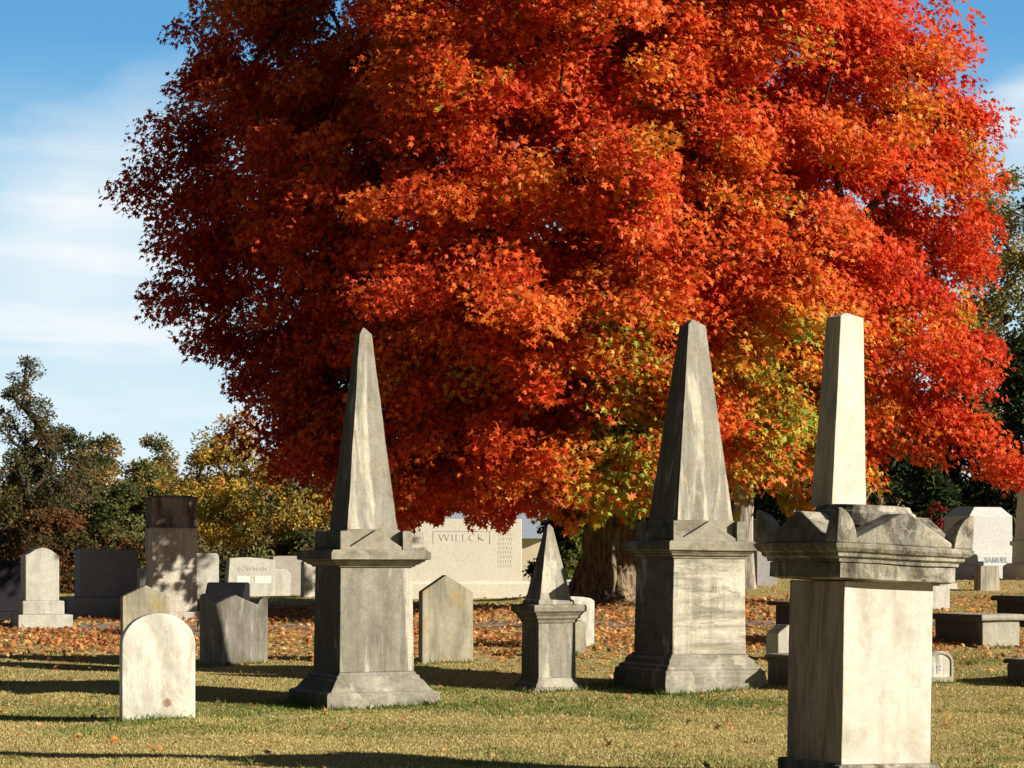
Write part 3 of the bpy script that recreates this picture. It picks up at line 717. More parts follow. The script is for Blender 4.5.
box_tomb('dark box tomb at the right edge behind the pale-ended box tomb', 1036, 628, .7, .95, 596, .08, .06)
box_tomb('dark low box tomb cut by the right edge in the grass', 1036, 688, .7, .55, 660, .06, .03)
box_tomb('dark box tomb with wide ledger just left of the white obelisk pedestal', 806, 646, .8, .80, 602, .06, .08)
box_tomb('dark low box tomb touching the foot of the banded obelisk', 804, 702, .8, .80, 656, .05, .02, Y=25.6)
headstone('small_marker', 'little pale marker with pointed cap between the two dark box tombs', 'headstone',
          [(778, 662), (797, 662), (797, 635), (796, 632.5), (789, 624.5), (779.5, 632), (778, 634)], 662, .3, M_GRANITE)
o = headstone('small_headstone', 'small pale round-topped headstone with framed panel in the grass right of the white obelisk', 'headstone',
          [(926, 684), (953.3, 684)]+arc(926, 953.3, 662, 650.8, 14), 684, .12, M_HWHITE, partname='die')
t, x, Y, z0, kc = o
def rim(xa, xb, ys, yt, yb, w):
    o_ = arc(xa, xb, ys, yt, 14); i_ = arc(xa+w, xb-w, ys, yt+w, 14); V, Fc = [], []
    pxc = 939.65
    o_ = [(xb, yb)]+o_+[(xa, yb)]; i_ = [(xb-w, yb)]+i_+[(xa+w, yb)]
    cv = lambda p, y: ((p[0]-pxc)/kc, y, wz(p[1], Y)-z0)
    n = len(o_)
    for y in (-.016, .004): V += [cv(p, y) for p in o_]+[cv(p, y) for p in i_]
    for i in range(n-1):
        Fc += [(i, n+i, n+i+1, i+1), (2*n+i, 2*n+i+1, 3*n+i+1, 3*n+i), (i, i+1, 2*n+i+1, 2*n+i), (n+i, 3*n+i, 3*n+i+1, n+i+1)]
    return V, Fc
part('rim', rim(927, 952.6, 662, 651.8, 676, 2.0), M_HGREY, t, 0)
part('foot_band', box((927-939.65)/kc, (952.6-939.65)/kc, -.016, .004, wz(682, Y)-z0, wz(677, Y)-z0), M_HGREY, t, .003)
mk = [box((936.5-939.65)/kc, (937.6-939.65)/kc, -.004, .004, wz(673.5, Y)-z0, wz(665.5, Y)-z0), box((937.6-939.65)/kc, (941.5-939.65)/kc, -.004, .004, wz(667.2, Y)-z0, wz(665.6, Y)-z0),
      box((937.6-939.65)/kc, (941-939.65)/kc, -.004, .004, wz(670.6, Y)-z0, wz(669.2, Y)-z0)]
part('carved_initial', join(*mk), M_CUTGREY, t, 0)
headstone('plain_headstone', 'plain grey block headstone seen past the white obelisk cap', 'headstone', [(922, 609), (949.8, 609), (949.8, 587), (948, 586), (922, 586)], 609, .3, M_GRANITE)
headstone('flat_marker', 'flat pale marker lying behind the plain grey block headstone', 'marker', [(938, 589), (959.5, 589), (957, 583.5), (940, 583)], 589, .5, M_GRANITE)
headstone('small_headstone', 'small square headstone in front of the silver granite monument', 'headstone', [(980.5, 591), (1000, 591), (999, 566), (981, 566)], 591, .2, M_HGREY)
def silver():
    Y = 47.0; pxc = 991; x = wx(pxc, Y); z0 = g1(x, Y); be = math.atan2(x, Y); kc = F/Y*math.cos(A+be); k = F/Y
    zz = lambda py: wz(py, Y)-z0
    t = thing('granite_monument', 'silver granite monument with chamfered top and carved name on its base, far right', 'monument', (x, Y, z0), A)
    hx = 21.0/kc; d = .9
    part('base', stack([((hx+.27, d/2+.27), -.2), ((hx+.27, d/2+.27), zz(566))], 5, 0, d/2, .002), M_SAM, t, .01)
    part('upper_base', stack([((hx+.15, d/2+.15), zz(566)), ((hx+.15, d/2+.15), zz(555.5)), ((hx+.12, d/2+.12), zz(554))], 5, 0, d/2, .002), M_SAM, t, .008)
    part('die', stack([((hx, d/2), zz(554)), ((hx, d/2), zz(516)), ((hx*.62, d/2*.75), zz(507))], 6, 0, d/2, .002), M_SAM, t, .008)
    text_part('name', 'SAMUEL', 7.2/k, ((991-pxc)/kc+.02, -.155, zz(560.3)), M_CUTGREY, t, .003, .004, 1.0, 1.1)
    Y2 = 46.0; x2 = wx(1031, Y2); z2 = g1(x2, Y2); q = lambda py: wz(py, Y2)-z2; k2 = F/Y2
    t2 = thing('obelisk_monument', 'slim white obelisk cut by the right edge behind the silver monument', 'obelisk', (x2, Y2, z2), A, 'obelisk monuments')
    part('plinth', stack([(.40, -.2), (.40, q(566)), (.33, q(563))], 5, amp=.003), M_WHITE, t2, .01)
    part('pedestal', stack([(.27, q(563)), (.26, q(546)), (.30, q(545)), (.30, q(541))], 5, amp=.003), M_WHITE, t2, .006)
    part('shaft', stack([(.235, q(541)), (.16, q(466)), (.02, q(459))], 5, amp=.003), M_WHITE, t2, .006)
silver()
# stones between the banded obelisk and the white one
headstone('barrel_headstone', 'thick round-topped headstone in shade right of the banded obelisk', 'headstone', [(757, 590), (777.5, 590)]+arc(757, 777.5, 534, 518.5, 14), 0, .55, M_GRAN2, Y=43)
headstone('small_headstone', 'small square grey headstone below the thick round-topped one', 'headstone', [(755.8, 585), (772.5, 585), (772, 569), (756, 569)], 585, .2, M_HGREY)
# pale pipe by the maple
def pipe():
    Y = 44; x = wx(578, Y); z0 = g1(x, Y); n = 20
    V, Fc = [], []
    for i, (l, r) in enumerate(((-.34, .105), (-.34, .125), (.5, .125), (.5, .105), (.42, .1))):
        for j in range(n): a = 2*math.pi*j/n; V.append((l, r*math.cos(a), r*math.sin(a)+.12))
    for i in range(4):
        for j in range(n): Fc.append((i*n+j, i*n+(j+1) % n, (i+1)*n+(j+1) % n, (i+1)*n+j))
    for j in range(n): Fc.append((j, 4*n+j, 4*n+(j+1) % n, (j+1) % n))
    o = link('white_pipe', mesh_py('white_pipe', V, Fc), plain('pale_pipe', (.62, .64, .66), .5), smooth=False)
    o.location = (x, Y, z0); o.rotation_euler = (0, R(-6), R(14)); tag(o, 'short pale pipe lying on the ground left of the maple trunk', 'pipe')
pipe()

# ---- house far behind
def house():
    Y = 92.0; x0, x1 = wx(430, Y), wx(548, Y); cx = .5*(x0+x1); hw = .5*(x1-x0); z0 = g1(cx, Y); d = 6.0
    t = thing('house', 'cream house with a pale blue-grey roof far behind the wide cream monument', 'house', (cx, Y, z0), 0)
    ze, zr = wz(538.5, Y)-z0, wz(511, Y)-z0
    m = plain('cream_wall', (.62, .55, .40), .9, 0, .08, 3)
    part('wall', box(-hw+.15, hw-.15, 0, d, -.3, ze+.05), m, t, .01)
    me, nt, out = new_mat('shingle_roof')
    tc = nt.nodes.new('ShaderNodeTexCoord'); b = nt.nodes.new('ShaderNodeBsdfPrincipled'); b.inputs['Roughness'].default_value = .8
    w = nt.nodes.new('ShaderNodeTexBrick'); w.inputs['Scale'].default_value = 3.0; w.inputs['Color1'].default_value = (.36, .42, .50, 1); w.inputs['Color2'].default_value = (.30, .36, .45, 1)
    w.inputs['Mortar'].default_value = (.2, .24, .3, 1); w.inputs['Mortar Size'].default_value = .03
    nt.links.new(mapping(nt, tc.outputs['Object'], (0, 0, 0), (1, 1, 1)), w.inputs['Vector']); nt.links.new(w.outputs['Color'], b.inputs['Base Color']); nt.links.new(b.outputs[0], out.inputs['Surface'])
    V = [(-hw, -.35, ze), (hw, -.35, ze), (hw, d/2, zr), (-hw, d/2, zr), (hw, d+.35, ze), (-hw, d+.35, ze)]
    Fc = [(0, 1, 2, 3), (3, 2, 4, 5), (0, 3, 5), (1, 4, 2), (0, 5, 4, 1)]
    part('roof', (V, Fc), me, t, 0)
    for wxp in (-2.6, .2):
        f = part('window', join(box(wxp, wxp+.9, -.04, .02, .75, .82), box(wxp, wxp+.9, -.04, .02, 1.72, 1.8), box(wxp, wxp+.07, -.04, .02, .83, 1.71), box(wxp+.83, wxp+.9, -.04, .02, .83, 1.71)), plain('white_frame', (.75, .75, .72), .6), t, 0)
        part('pane', box(wxp+.07, wxp+.83, -.015, -.005, .82, 1.72), plain('dark_glass', (.03, .035, .04), .1), f, 0)
house()

for f_ in ((-1.61, 24.9, A, .637, .637), (2.018, 26.25, A, .644, .644), (.416, 26.2, A, .324, .324)): foot(*f_)
grass()
# ================================================================== TREES
BARK = barkmat('maple_bark', (.30, .23, .15), (.030, .022, .015), (7, 7, .9))
BARK_G = barkmat('grey_bark', (.42, .38, .32), (.16, .14, .115), (8, 8, 1))
BARK_D = barkmat('dark_bark', (.09, .07, .05), (.03, .024, .018))
def trunk_mesh(name, base, top, r0, flare, ridges, mat, parent, seed=0., n=64, rings=46, r1=None, twist=.25):
    V, Fc = [], []; r1 = r1 or r0*.8
    for i in range(rings):
        f = i/(rings-1); c = base+(top-base)*f; zz = (top[2]-base[2])*f
        r = r0+(r1-r0)*f+flare*math.exp(-zz/.38)
        for j in range(n):
            a = 2*math.pi*j/n+twist*f
            lob = .5*math.cos(5*a+seed)+.35*math.cos(3*a+2*seed+1)
            rr = r*(1+lob*.26*(math.exp(-zz/.5)+.22))
            q = Vector((math.cos(a)*3.4, math.sin(a)*3.4, zz*1.1+seed))
            rr += ridges*(abs(mnoise.noise(q))*2-.5)+ridges*.7*(abs(mnoise.noise(q*2.3+Vector((5, 0, zz*.3))))-.3)
            V.append((c[0]+rr*math.cos(a), c[1]+rr*math.sin(a), c[2]))
    for i in range(rings-1):
        for j in range(n): Fc.append((i*n+j, i*n+(j+1) % n, (i+1)*n+(j+1) % n, (i+1)*n+j))
    Fc.append(tuple((rings-1)*n+j for j in range(n)))
    return link(name, mesh_py(name, V, Fc), mat, parent, smooth=True)

def maple():
    TX, TY = 1.67, 38.4; z0 = g1(TX, TY)
    root = thing('maple_tree', 'huge maple in blazing red and orange leaf, towering over the cemetery', 'tree', (TX, TY, z0))
    trunk_mesh('trunk', np.array([0, 0, -.15]), np.array([-.05, -.05, 2.35]), .45, .46, .12, BARK, root, 1.3, 110, 60)
    CX, CY = .95, 37.2
    ZT = [2.35, 2.7, 3.3, 4.6, 5.6, 6.4, 7.9, 9.8, 10.9, 12.5, 13.8, 14.8]
    RT = [1.7, 3.1, 4.4, 5.6, 6.15, 6.45, 6.65, 6.1, 5.25, 3.9, 2.2, .3]
    rs = np.random.default_rng(21)
    bough = []
    EZ = [2.4, 2.84, 3.24, 3.72, 4.04, 4.53, 5.09, 5.65, 6.29, 6.86, 7.58, 8.22, 8.87, 9.6, 10.07, 10.64, 12.5, 14.4]
    EL = [-2.6, -3.25, -3.75, -4.25, -4.6, -4.95, -5.4, -5.75, -6.0, -6.2, -6.5, -6.3, -5.75, -6.0, -5.75, -5.1, -3.7, -1.2]
    ER = [4.9, 5.3, 5.8, 5.9, 5.8, 6.0, 6.7, 7.55, 7.5, 7.3, 7.5, 7.6, 7.4, 7.25, 6.85, 6.4, 5.2, 2.6]
    zlo, zhi = 2.7, 14.4
    tries = 0
    while len(bough) < 400 and tries < 90000:
        tries += 1
        z = rs.uniform(zlo, zhi); a = rs.uniform(0, 2*np.pi); r = np.interp(z, ZT, RT)
        if rs.random() > (r/6.5): continue
        q = rs.random()**.42
        lobe = 1+.05*math.sin(3*a+z*1.1)+.05*math.sin(5*a-z*1.7+1)
        if math.cos(a) > 0: lobe *= 1-.17*math.cos(a)*max(0, min(1, (5.7-z)/1.2))
        rr = max(.3, r*lobe*q-.5*(q > .8))
        if math.sin(a) > .35 and rs.random() < .2: continue       # thinner on the far side
        p = np.array([CX+rr*math.cos(a)*(1.03 if math.cos(a) > 0 else 1.0), CY+rr*math.sin(a)*.95, z])
        if p[0]*37/p[1] < np.interp(z, EZ, EL)+1.25 or p[0]*37/p[1] > np.interp(z, EZ, ER)-.75: continue
        if any(np.linalg.norm((p-b[0])*np.array([1, 1, 1.3])) < .80 for b in bough): continue
        bough.append((p, q))
    # limbs that stick out of the outline: low right arm, left lobes, low front skirts
    extra = [(7.85, 36.2, 3.2), (7.2, 36.3, 3.5), (6.5, 36.4, 3.85), (5.9, 36.0, 3.8), (2.4, 33.2, 4.6), (1.6, 33.0, 5.2), (3.3, 33.4, 5.3), (.4, 33.4, 4.4), (2.9, 34.5, 4.2), (6.2, 35.5, 5.0), (6.9, 36, 4.6),
             (1.2, 33.5, 3.0), (.2, 33.2, 3.1), (-1.0, 33.4, 3.15), (-1.9, 34, 3.1), (2.0, 33.6, 3.2), (2.9, 34, 3.35), (-2.9, 34.8, 3.3), (3.9, 34.4, 3.4), (-.4, 35.6, 2.8), (-1.5, 36, 2.85), (4.8, 35, 3.4), (.8, 35.4, 2.95), (1.7, 34.5, 3.2), (-3.7, 35.5, 3.7), (-.5, 34.2, 2.7), (-1.5, 34.6, 2.75), (.5, 34.3, 2.7), (-2.4, 35, 2.95), (-.9, 35.2, 2.6)]
    for zz_ in np.arange(3.0, 13.6, .62):
        extra.append((np.interp(zz_, EZ, EL)+1.2+.25*math.sin(zz_*5), 36.9+rs.normal()*.4, zz_)); extra.append((np.interp(zz_, EZ, ER)-.62, 37.0+rs.normal()*.4, zz_))
    for e in extra: bough.append((np.array(e, float), 1.0))
    cen = np.array([b[0] for b in bough]); nb = len(cen)
    axis = np.array([CX, CY, 0])
    o = cen-axis; o[:, 2] = (cen[:, 2]-6.5)*.35; out = unit(o)
    # sub-clumps of each bough
    S = 8
    sub = np.repeat(cen, S, 0)+np.clip(rng.normal(size=(nb*S, 3)), -1.5, 1.5)*np.array([.44, .44, .33]); so = unit(np.repeat(out, S, 0)+rng.normal(size=(nb*S, 3))*.25)
    srad = rng.uniform(.34, .68, nb*S)
    per = 190
    pos, nr, tip = clump_leaves(sub, srad, per, .62, so, .75, .6, .6, .5)
    n = len(pos)
    # colour of each bough: red outside, orange, with green and yellow boughs low and inside
    bz = np.repeat(np.repeat(cen, S, 0), per, 0); sz = np.repeat(sub, per, 0)
    kb = np.repeat(rng.normal(size=nb), S*per); ks = np.repeat(rng.normal(size=nb*S), per); kl = rng.normal(size=n)
    rad = np.linalg.norm((pos-np.array([CX, CY, 7]))/np.array([7.4, 7.2, 6.5]), axis=1)
    low = np.clip((5.9-pos[:, 2])/2.2, 0, 1)*np.maximum(np.exp(-((pos[:, 0]-1.7)/.9)**2), np.exp(-((pos[:, 0]-4.2)/1.15)**2))
    inner = np.clip(.8-rad, 0, 1)
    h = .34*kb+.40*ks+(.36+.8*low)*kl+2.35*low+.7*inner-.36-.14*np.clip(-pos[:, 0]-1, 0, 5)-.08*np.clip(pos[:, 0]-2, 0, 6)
    cols = np.array([(.58, .038, .018), (.73, .085, .028), (.77, .15, .03), (.72, .25, .03), (.62, .46, .06), (.31, .42, .06)])
    gr = np.repeat(rng.random(nb*S) < .085, per); h = h+gr*(1.1+.75*rng.normal(size=n))
    hp = np.clip((h+1.6)*1.25, 0, 4.999)
    i0 = np.floor(hp).astype(int); f = (hp-i0)[:, None]
    c = cols[i0]*(1-f)+cols[i0+1]*f
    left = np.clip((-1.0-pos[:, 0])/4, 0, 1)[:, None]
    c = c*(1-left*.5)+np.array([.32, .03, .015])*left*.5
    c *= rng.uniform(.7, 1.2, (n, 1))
    size = .060+.068*rng.random(n)**1.2
    # a gap in the boughs lets the sun reach the foot of the trunk
    tt = (TY-.4-pos[:, 1])/(-SUN.y); sx = pos[:, 0]-SUN.x*tt; szz = pos[:, 2]-SUN.z*tt
    drop = (tt > 0) & (sx > .7) & (sx < 2.6) & (szz < 1.62+.15*np.sin(sx*7)) & (szz > .6)
    drop |= (pos[:, 2] < 2.2+.12*np.sin(pos[:, 0]*5)+.1*np.sin(pos[:, 0]*13))
    # openings whose light falls in dapples on the tall slab and the block headstone beside it
    for (hx, hy, x0, x1, z1, thr) in ((wx(175, depth_at(175, 622)), depth_at(175, 622), -.42, .42, 1.62, -.8), (wx(108, depth_at(109, 618)), depth_at(109, 618), -.6, .6, 1.9, .45)):
        tt = (hy-pos[:, 1])/(-SUN.y); sx = pos[:, 0]-SUN.x*tt-hx; szz = pos[:, 2]-SUN.z*tt
        pat = np.sin(sx*9+1)*np.sin(szz*8+sx*5)+.5*np.sin(sx*17-szz*13)
        drop |= (tt > 0) & (sx > x0) & (sx < x1) & (szz > .4) & (szz < z1+.2*np.sin(sx*8)) & (pat > thr)
    k = ~drop
    base = np.array([TX, TY, z0])
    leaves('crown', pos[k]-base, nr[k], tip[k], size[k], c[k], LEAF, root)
    seeds = [np.array([0, 0, z]) for z in (1.5, 1.9, 2.2)]
    # main limbs first, so the branches fork from them
    limbs = [np.array([math.cos(a)*r, math.sin(a)*r, z]) for a, r, z in ((.2, 1.6, 4.3), (1.2, 1.3, 4.6), (2.3, 1.4, 4.8), (3.2, 1.8, 4.2), (4.1, 1.5, 4.4), (5.0, 1.6, 4.0), (5.7, 1.3, 5.0), (.0, .3, 5.6))]
    limbs += [l*np.array([1.9, 1.9, 1])+np.array([0, 0, 2.6]) for l in limbs]
    ch = grow(limbs+list(cen-base)+list(sub[::2]-base), seeds, .22, .6, .0095, .44, .2)
    tubes('branches', ch, BARK_D, root, 6)
maple()

def bg_tree(name, label, px, Y, ytop, wid, cols, nl, zbot, kind='round', leaf=.2, group='background trees', boughs=60, airy=1.0, bark=BARK_D, dep=None, sil=.9, trunk_r=.14, branchy=False, seed=0):
    rs = np.random.default_rng(int(px*7+Y*13+seed)); x = wx(px, Y); z0 = g1(x, Y); ht = wz(ytop, Y)-z0; dep = dep or wid
    t = thing(name, label, 'bush' if kind == 'bush' else 'tree', (x, Y, z0), rs.random()*.1, group)
    cs = []
    while len(cs) < boughs:
        f = rs.random(); a = rs.uniform(0, 2*np.pi)
        if kind == 'cone': r = (1-f)**.85*(.9+.25*math.sin(f*23))+.04
        elif kind == 'bush': r = math.sqrt(max(0, 1-f*f*.95))
        elif kind == 'spire': r = (math.sin(math.pi*min(1, f*.9+.08))**.8)*(.62 if f > .55 else 1)
        else: r = math.sin(math.pi*(f*.88+.1))**.6
        if rs.random() > r+.1: continue
        q = rs.random()**.5*r*(1+.2*math.sin(3*a+f*9+seed))
        cs.append((q*math.cos(a)*wid/2, q*math.sin(a)*dep/2, zbot+(ht-zbot-.25*wid/4)*f))
    if kind != 'cone' and Y < 80: boughs_, nl, leaf = boughs, int(nl*2.4), leaf*.66
    cs = np.array(cs); per = max(1, nl//boughs)
    o = cs-np.array([0, 0, (zbot+ht)*.45]); out = unit(o)
    rad = rs.uniform(.55, 1.15, boughs)*wid/6.2*airy*np.clip(1.15-.5*(cs[:, 2]-zbot)/max(.1, ht-zbot), .5, 1.2)
    if kind == 'cone': pos, nr, tip = clump_leaves(cs, rad, per, .7, out, .2, .5, .6, .6)
    else: pos, nr, tip = clump_leaves(cs, rad, per, .75, out, .5, .5, .5, .7)
    n = len(pos); cols = np.array(cols)
    w = rs.random(boughs); ci = np.repeat((w*len(cols)).astype(int), per); mixl = rs.random(n) < .3
    ci = np.where(mixl, rs.integers(0, len(cols), n), ci)
    c = cols[ci]*rs.uniform(.6, 1.3, (n, 1))
    leaves('crown', pos, nr, tip, rs.uniform(.6, 1.25, n)*leaf, c, NEEDLE if kind == 'cone' else LEAF_BG, t, (SPRAY_V, SPRAY_F) if kind == 'cone' else (OVAL_V, OVAL_F))
    sd = [np.array([0, 0, z]) for z in (-.1, max(.2, zbot*.6), max(.4, zbot+.1*(ht-zbot)))]
    ax = [np.array([rs.normal()*.1, rs.normal()*.1, z]) for z in np.linspace(max(.5, zbot+.15*(ht-zbot)), ht*.8, 5)]
    ch = grow(ax+list(cs), sd, .1, max(.4, ht/14), .011 if not branchy else .017, .48, trunk_r)
    ch.append((sd+[ax[0]], [trunk_r*1.35, trunk_r*1.1, trunk_r, trunk_r*.9]))
    tubes('trunk', ch, bark, t, 6)
    return t
DKG = [(.06, .075, .028), (.08, .095, .035), (.10, .08, .035), (.17, .11, .045)]
OLV = [(.20, .20, .06), (.30, .25, .07), (.14, .16, .045), (.34, .22, .07)]
BRZ = [(.34, .22, .08), (.42, .26, .085), (.26, .21, .07), (.20, .21, .065)]
YEL = [(.58, .36, .05), (.50, .36, .06), (.56, .25, .04), (.30, .27, .05)]
GRN = [(.10, .12, .04), (.15, .16, .05), (.08, .095, .033)]
RUS = [(.19, .085, .035), (.26, .12, .045), (.09, .05, .02), (.07, .06, .02)]
CED = [(.032, .052, .02), (.044, .068, .023), (.025, .042, .018), (.06, .072, .026)]
bg_tree('dark_tree', 'dark airy half-bare tree at the far left edge', 26, 58, 350, 3.8, DKG+[(.13, .10, .035)], 8500, .8, 'spire', .12, boughs=150, airy=.62, branchy=True)
bg_tree('dark_tree', 'dark round tree below and right of the airy half-bare tree', 62, 60, 428, 3.4, DKG, 7000, .4, 'round', .18, boughs=70)
bg_tree('willow_tree', 'yellow-green drooping tree low at the far left edge', 2, 64, 455, 2.6, [(.22, .19, .05), (.16, .16, .04)], 4000, .8, 'round', .2, boughs=40)
bg_tree('bronze_tree', 'bronze-tipped green tree right of the dark left trees', 108, 66, 432, 3.6, BRZ+GRN, 8000, .5, 'round', .18, boughs=75)
bg_tree('bronze_tree', 'bronze tree with two pointed tops behind the tall slab', 152, 72, 430, 3.6, BRZ+OLV, 8000, .5, 'spire', .18, boughs=75)
bg_tree('green_tree', 'green bushy tree left of the tall slab', 132, 56, 478, 2.6, GRN+[(.16, .17, .035)], 7000, .2, 'round', .16, boughs=55)
bg_tree('yellow_tree', 'golden yellow tree with bare twigs showing, left of the maple', 236, 60, 400, 5.2, YEL, 11000, .7, 'spire', .15, boughs=120, airy=.6, branchy=True, bark=barkmat('twig_bark', (.22, .18, .12), (.1, .08, .05)))
bg_tree('yellow_tree', 'olive yellow tree lower beside the left tall obelisk', 298, 57, 455, 3.6, OLV+YEL[:2]+[(.3, .22, .05)], 8000, .6, 'round', .15, boughs=70, branchy=True, bark=barkmat('pale_twig_bark', (.3, .26, .19), (.12, .1, .07)))
bg_tree('olive_tree', 'low olive tree filling the gap between tall slab and golden tree', 200, 63, 470, 3.0, OLV, 7000, .4, 'round', .17, boughs=60)
bg_tree('rust_bush', 'rusty brown bush behind the serpentine headstone', 48, 52, 505, 3.0, RUS, 7000, .05, 'bush', .15, 'background bushes', 60)
bg_tree('rust_bush', 'dark brown bush behind the broad grey block headstone', 112, 52, 522, 2.4, RUS+GRN, 6000, .05, 'bush', .15, 'background bushes', 50)
bg_tree('green_bush', 'dark green bush behind the lettered flared headstone', 250, 54, 540, 3.2, DKG+OLV[:1], 7000, .05, 'bush', .15, 'background bushes', 60)
bg_tree('green_bush', 'dark green bush between golden trees and the left tall obelisk', 312, 54, 528, 2.4, DKG+OLV[:1], 5000, .05, 'bush', .15, 'background bushes', 50)
bg_tree('green_bush', 'dark leafy bush behind the tall slab', 180, 54, 532, 2.8, DKG+GRN, 6000, .05, 'bush', .15, 'background bushes', 50)
bg_tree('green_bush', 'sunlit yellow-green bush beside the maple trunk', 573, 52, 527, 1.0, [(.16, .19, .04), (.22, .22, .05), (.12, .16, .03)], 3200, .05, 'bush', .10, 'background bushes', 40)
# right side
bg_tree('olive_tree', 'tall bronze-olive tree behind the maple at upper right', 1012, 66, 165, 5.4, BRZ+OLV, 13000, 4.2, 'round', .2, boughs=110, airy=.85, branchy=True)
bg_tree('cedar_tree', 'tall dark cedar at right, left of the slim white obelisk', 958, 60, 348, 3.4, CED, 12000, .1, 'cone', .26, 'dark cedars', 130)
bg_tree('cedar_tree', 'dark cedar at the right edge above the slim white obelisk', 1018, 58, 322, 3.8, CED+[(.05, .075, .025)], 12000, .1, 'cone', .26, 'dark cedars', 130)
bg_tree('cedar_tree', 'dark cedar behind the white obelisk shaft', 898, 58, 362, 3.4, CED, 11000, .1, 'cone', .26, 'dark cedars', 120)
bg_tree('cedar_tree', 'low dark cedar between the white obelisk and the silver monument', 930, 54, 452, 2.6, CED, 9000, .1, 'cone', .24, 'dark cedars', 90)
bg_tree('cedar_tree', 'dark cedar behind the slim grey trunk', 800, 60, 380, 3.8, CED, 10000, .1, 'cone', .26, 'dark cedars', 110)
bg_tree('cedar_tree', 'dark cedar behind the banded obelisk', 706, 62, 400, 4.0, CED, 10000, .1, 'cone', .26, 'dark cedars', 110)
bg_tree('cedar_tree', 'dark cedar right behind the maple trunk', 640, 60, 410, 3.4, CED, 10000, .1, 'cone', .26, 'dark cedars', 110)
bg_tree('cedar_tree', 'dark cedar left of the maple trunk above the sunlit bush', 574, 64, 420, 2.0, CED, 9000, .1, 'cone', .26, 'dark cedars', 100)
bg_tree('cedar_tree', 'dark cedar behind the crooked cap of the white obelisk', 850, 63, 420, 3.4, CED, 9000, .1, 'cone', .26, 'dark cedars', 100)
bg_tree('red_bush', 'small deep red bush in front of the cedars at right', 938, 50.5, 500, .9, [(.32, .03, .03), (.24, .03, .03), (.14, .03, .02)], 1600, .4, 'bush', .10, 'background bushes', 26)
bg_tree('bare_bush', 'pale twiggy bush right of the white obelisk shaft', 880, 51, 478, 1.2, [(.26, .17, .08), (.18, .13, .06)], 500, .4, 'bush', .08, 'background bushes', 50, branchy=True, bark=barkmat('pale_twigs', (.34, .26, .18), (.16, .12, .08)))
# second tree behind: slim grey trunk with green and rust leaves
def second():
    TX, TY = wx(743, 41.6), 41.6; z0 = g1(TX, TY)
    t = thing('young_maple_tree', 'slimmer grey-trunked tree with rust and green leaves behind the maple', 'tree', (TX, TY, z0))
    trunk_mesh('trunk', np.array([0, 0, -.1]), np.array([.02, 0, 3.2]), .19, .07, .02, BARK_G, t, 4., 32, 30, .17)
    rs = np.random.default_rng(5); cs = []
    while len(cs) < 36:
        a, f = rs.uniform(0, 6.283), rs.random(); r = math.sin(math.pi*(f*.85+.12))**.6*rs.random()**.5
        cs.append((.9+1.9*r*math.cos(a), 1.2*r*math.sin(a), 3.0+3.6*f))
    cs += [(.45, -.3, 1.95), (.9, -.2, 2.0), (1.3, 0, 2.2), (-.05, -.4, 2.35), (.15, -.5, 2.5), (1.6, .2, 2.5)]
    cs = np.array(cs, float); o = unit(cs-np.array([.5, .3, 4]))
    per = 150; pos, nr, tip = clump_leaves(cs, rs.uniform(.35, .7, len(cs)), per, .55, o, .7)
    pal = np.array([(.50, .14, .03), (.45, .22, .04), (.30, .33, .05), (.36, .07, .025)]); w = np.repeat(rs.integers(0, 4, len(cs)), per)
    w[np.repeat(np.arange(len(cs)) >= len(cs)-6, per)] = 0
    for q in (-3, -2): w[np.repeat(np.arange(len(cs)) == len(cs)+q, per)] = 2
    leaves('crown', pos, nr, tip, rs.uniform(.09, .14, len(pos)), pal[w]*rs.uniform(.6, 1.2, (len(pos), 1)), LEAF, t)
    tubes('branches', grow(list(cs), [np.array([0, 0, z]) for z in (2.3, 2.7, 3.1)], .2, .5, .01, .46, .12), BARK_D, t, 5)
second()
# the far tree line, one tree each
for i, (px, Y, yt, w, cl) in enumerate([(-40, 90, 470, 6, OLV), (25, 100, 478, 7, DKG), (90, 105, 472, 7, BRZ), (165, 98, 478, 6, DKG), (235, 104, 474, 7, OLV), (305, 100, 470, 7, DKG), (385, 115, 480, 7, OLV), (570, 112, 500, 5, DKG), (640, 100, 470, 7, DKG), (760, 98, 470, 7, OLV), (860, 96, 440, 7, DKG), (950, 92, 400, 7, OLV), (1050, 94, 380, 8, DKG)]):
    lab = ['olive tree in the far line beyond the left edge', 'dark far tree behind the airy half-bare tree', 'bronze far tree behind the broad grey block headstone', 'dark far tree behind the tall slab', 'olive far tree behind the golden tree',
           'dark far tree left of the left tall obelisk', 'olive far tree behind the left tall obelisk', 'dark far tree behind the small obelisk', 'dark far tree behind the maple trunk', 'olive far tree behind the slim grey trunk',
           'dark far tree behind the white obelisk', 'olive far tree behind the silver monument', 'dark far tree at the far right edge'][i]
    bg_tree('far_tree', lab, px, Y, yt, w, cl, 4500, .1, 'round', .34, 'far tree line', 60, 1.25, seed=i)

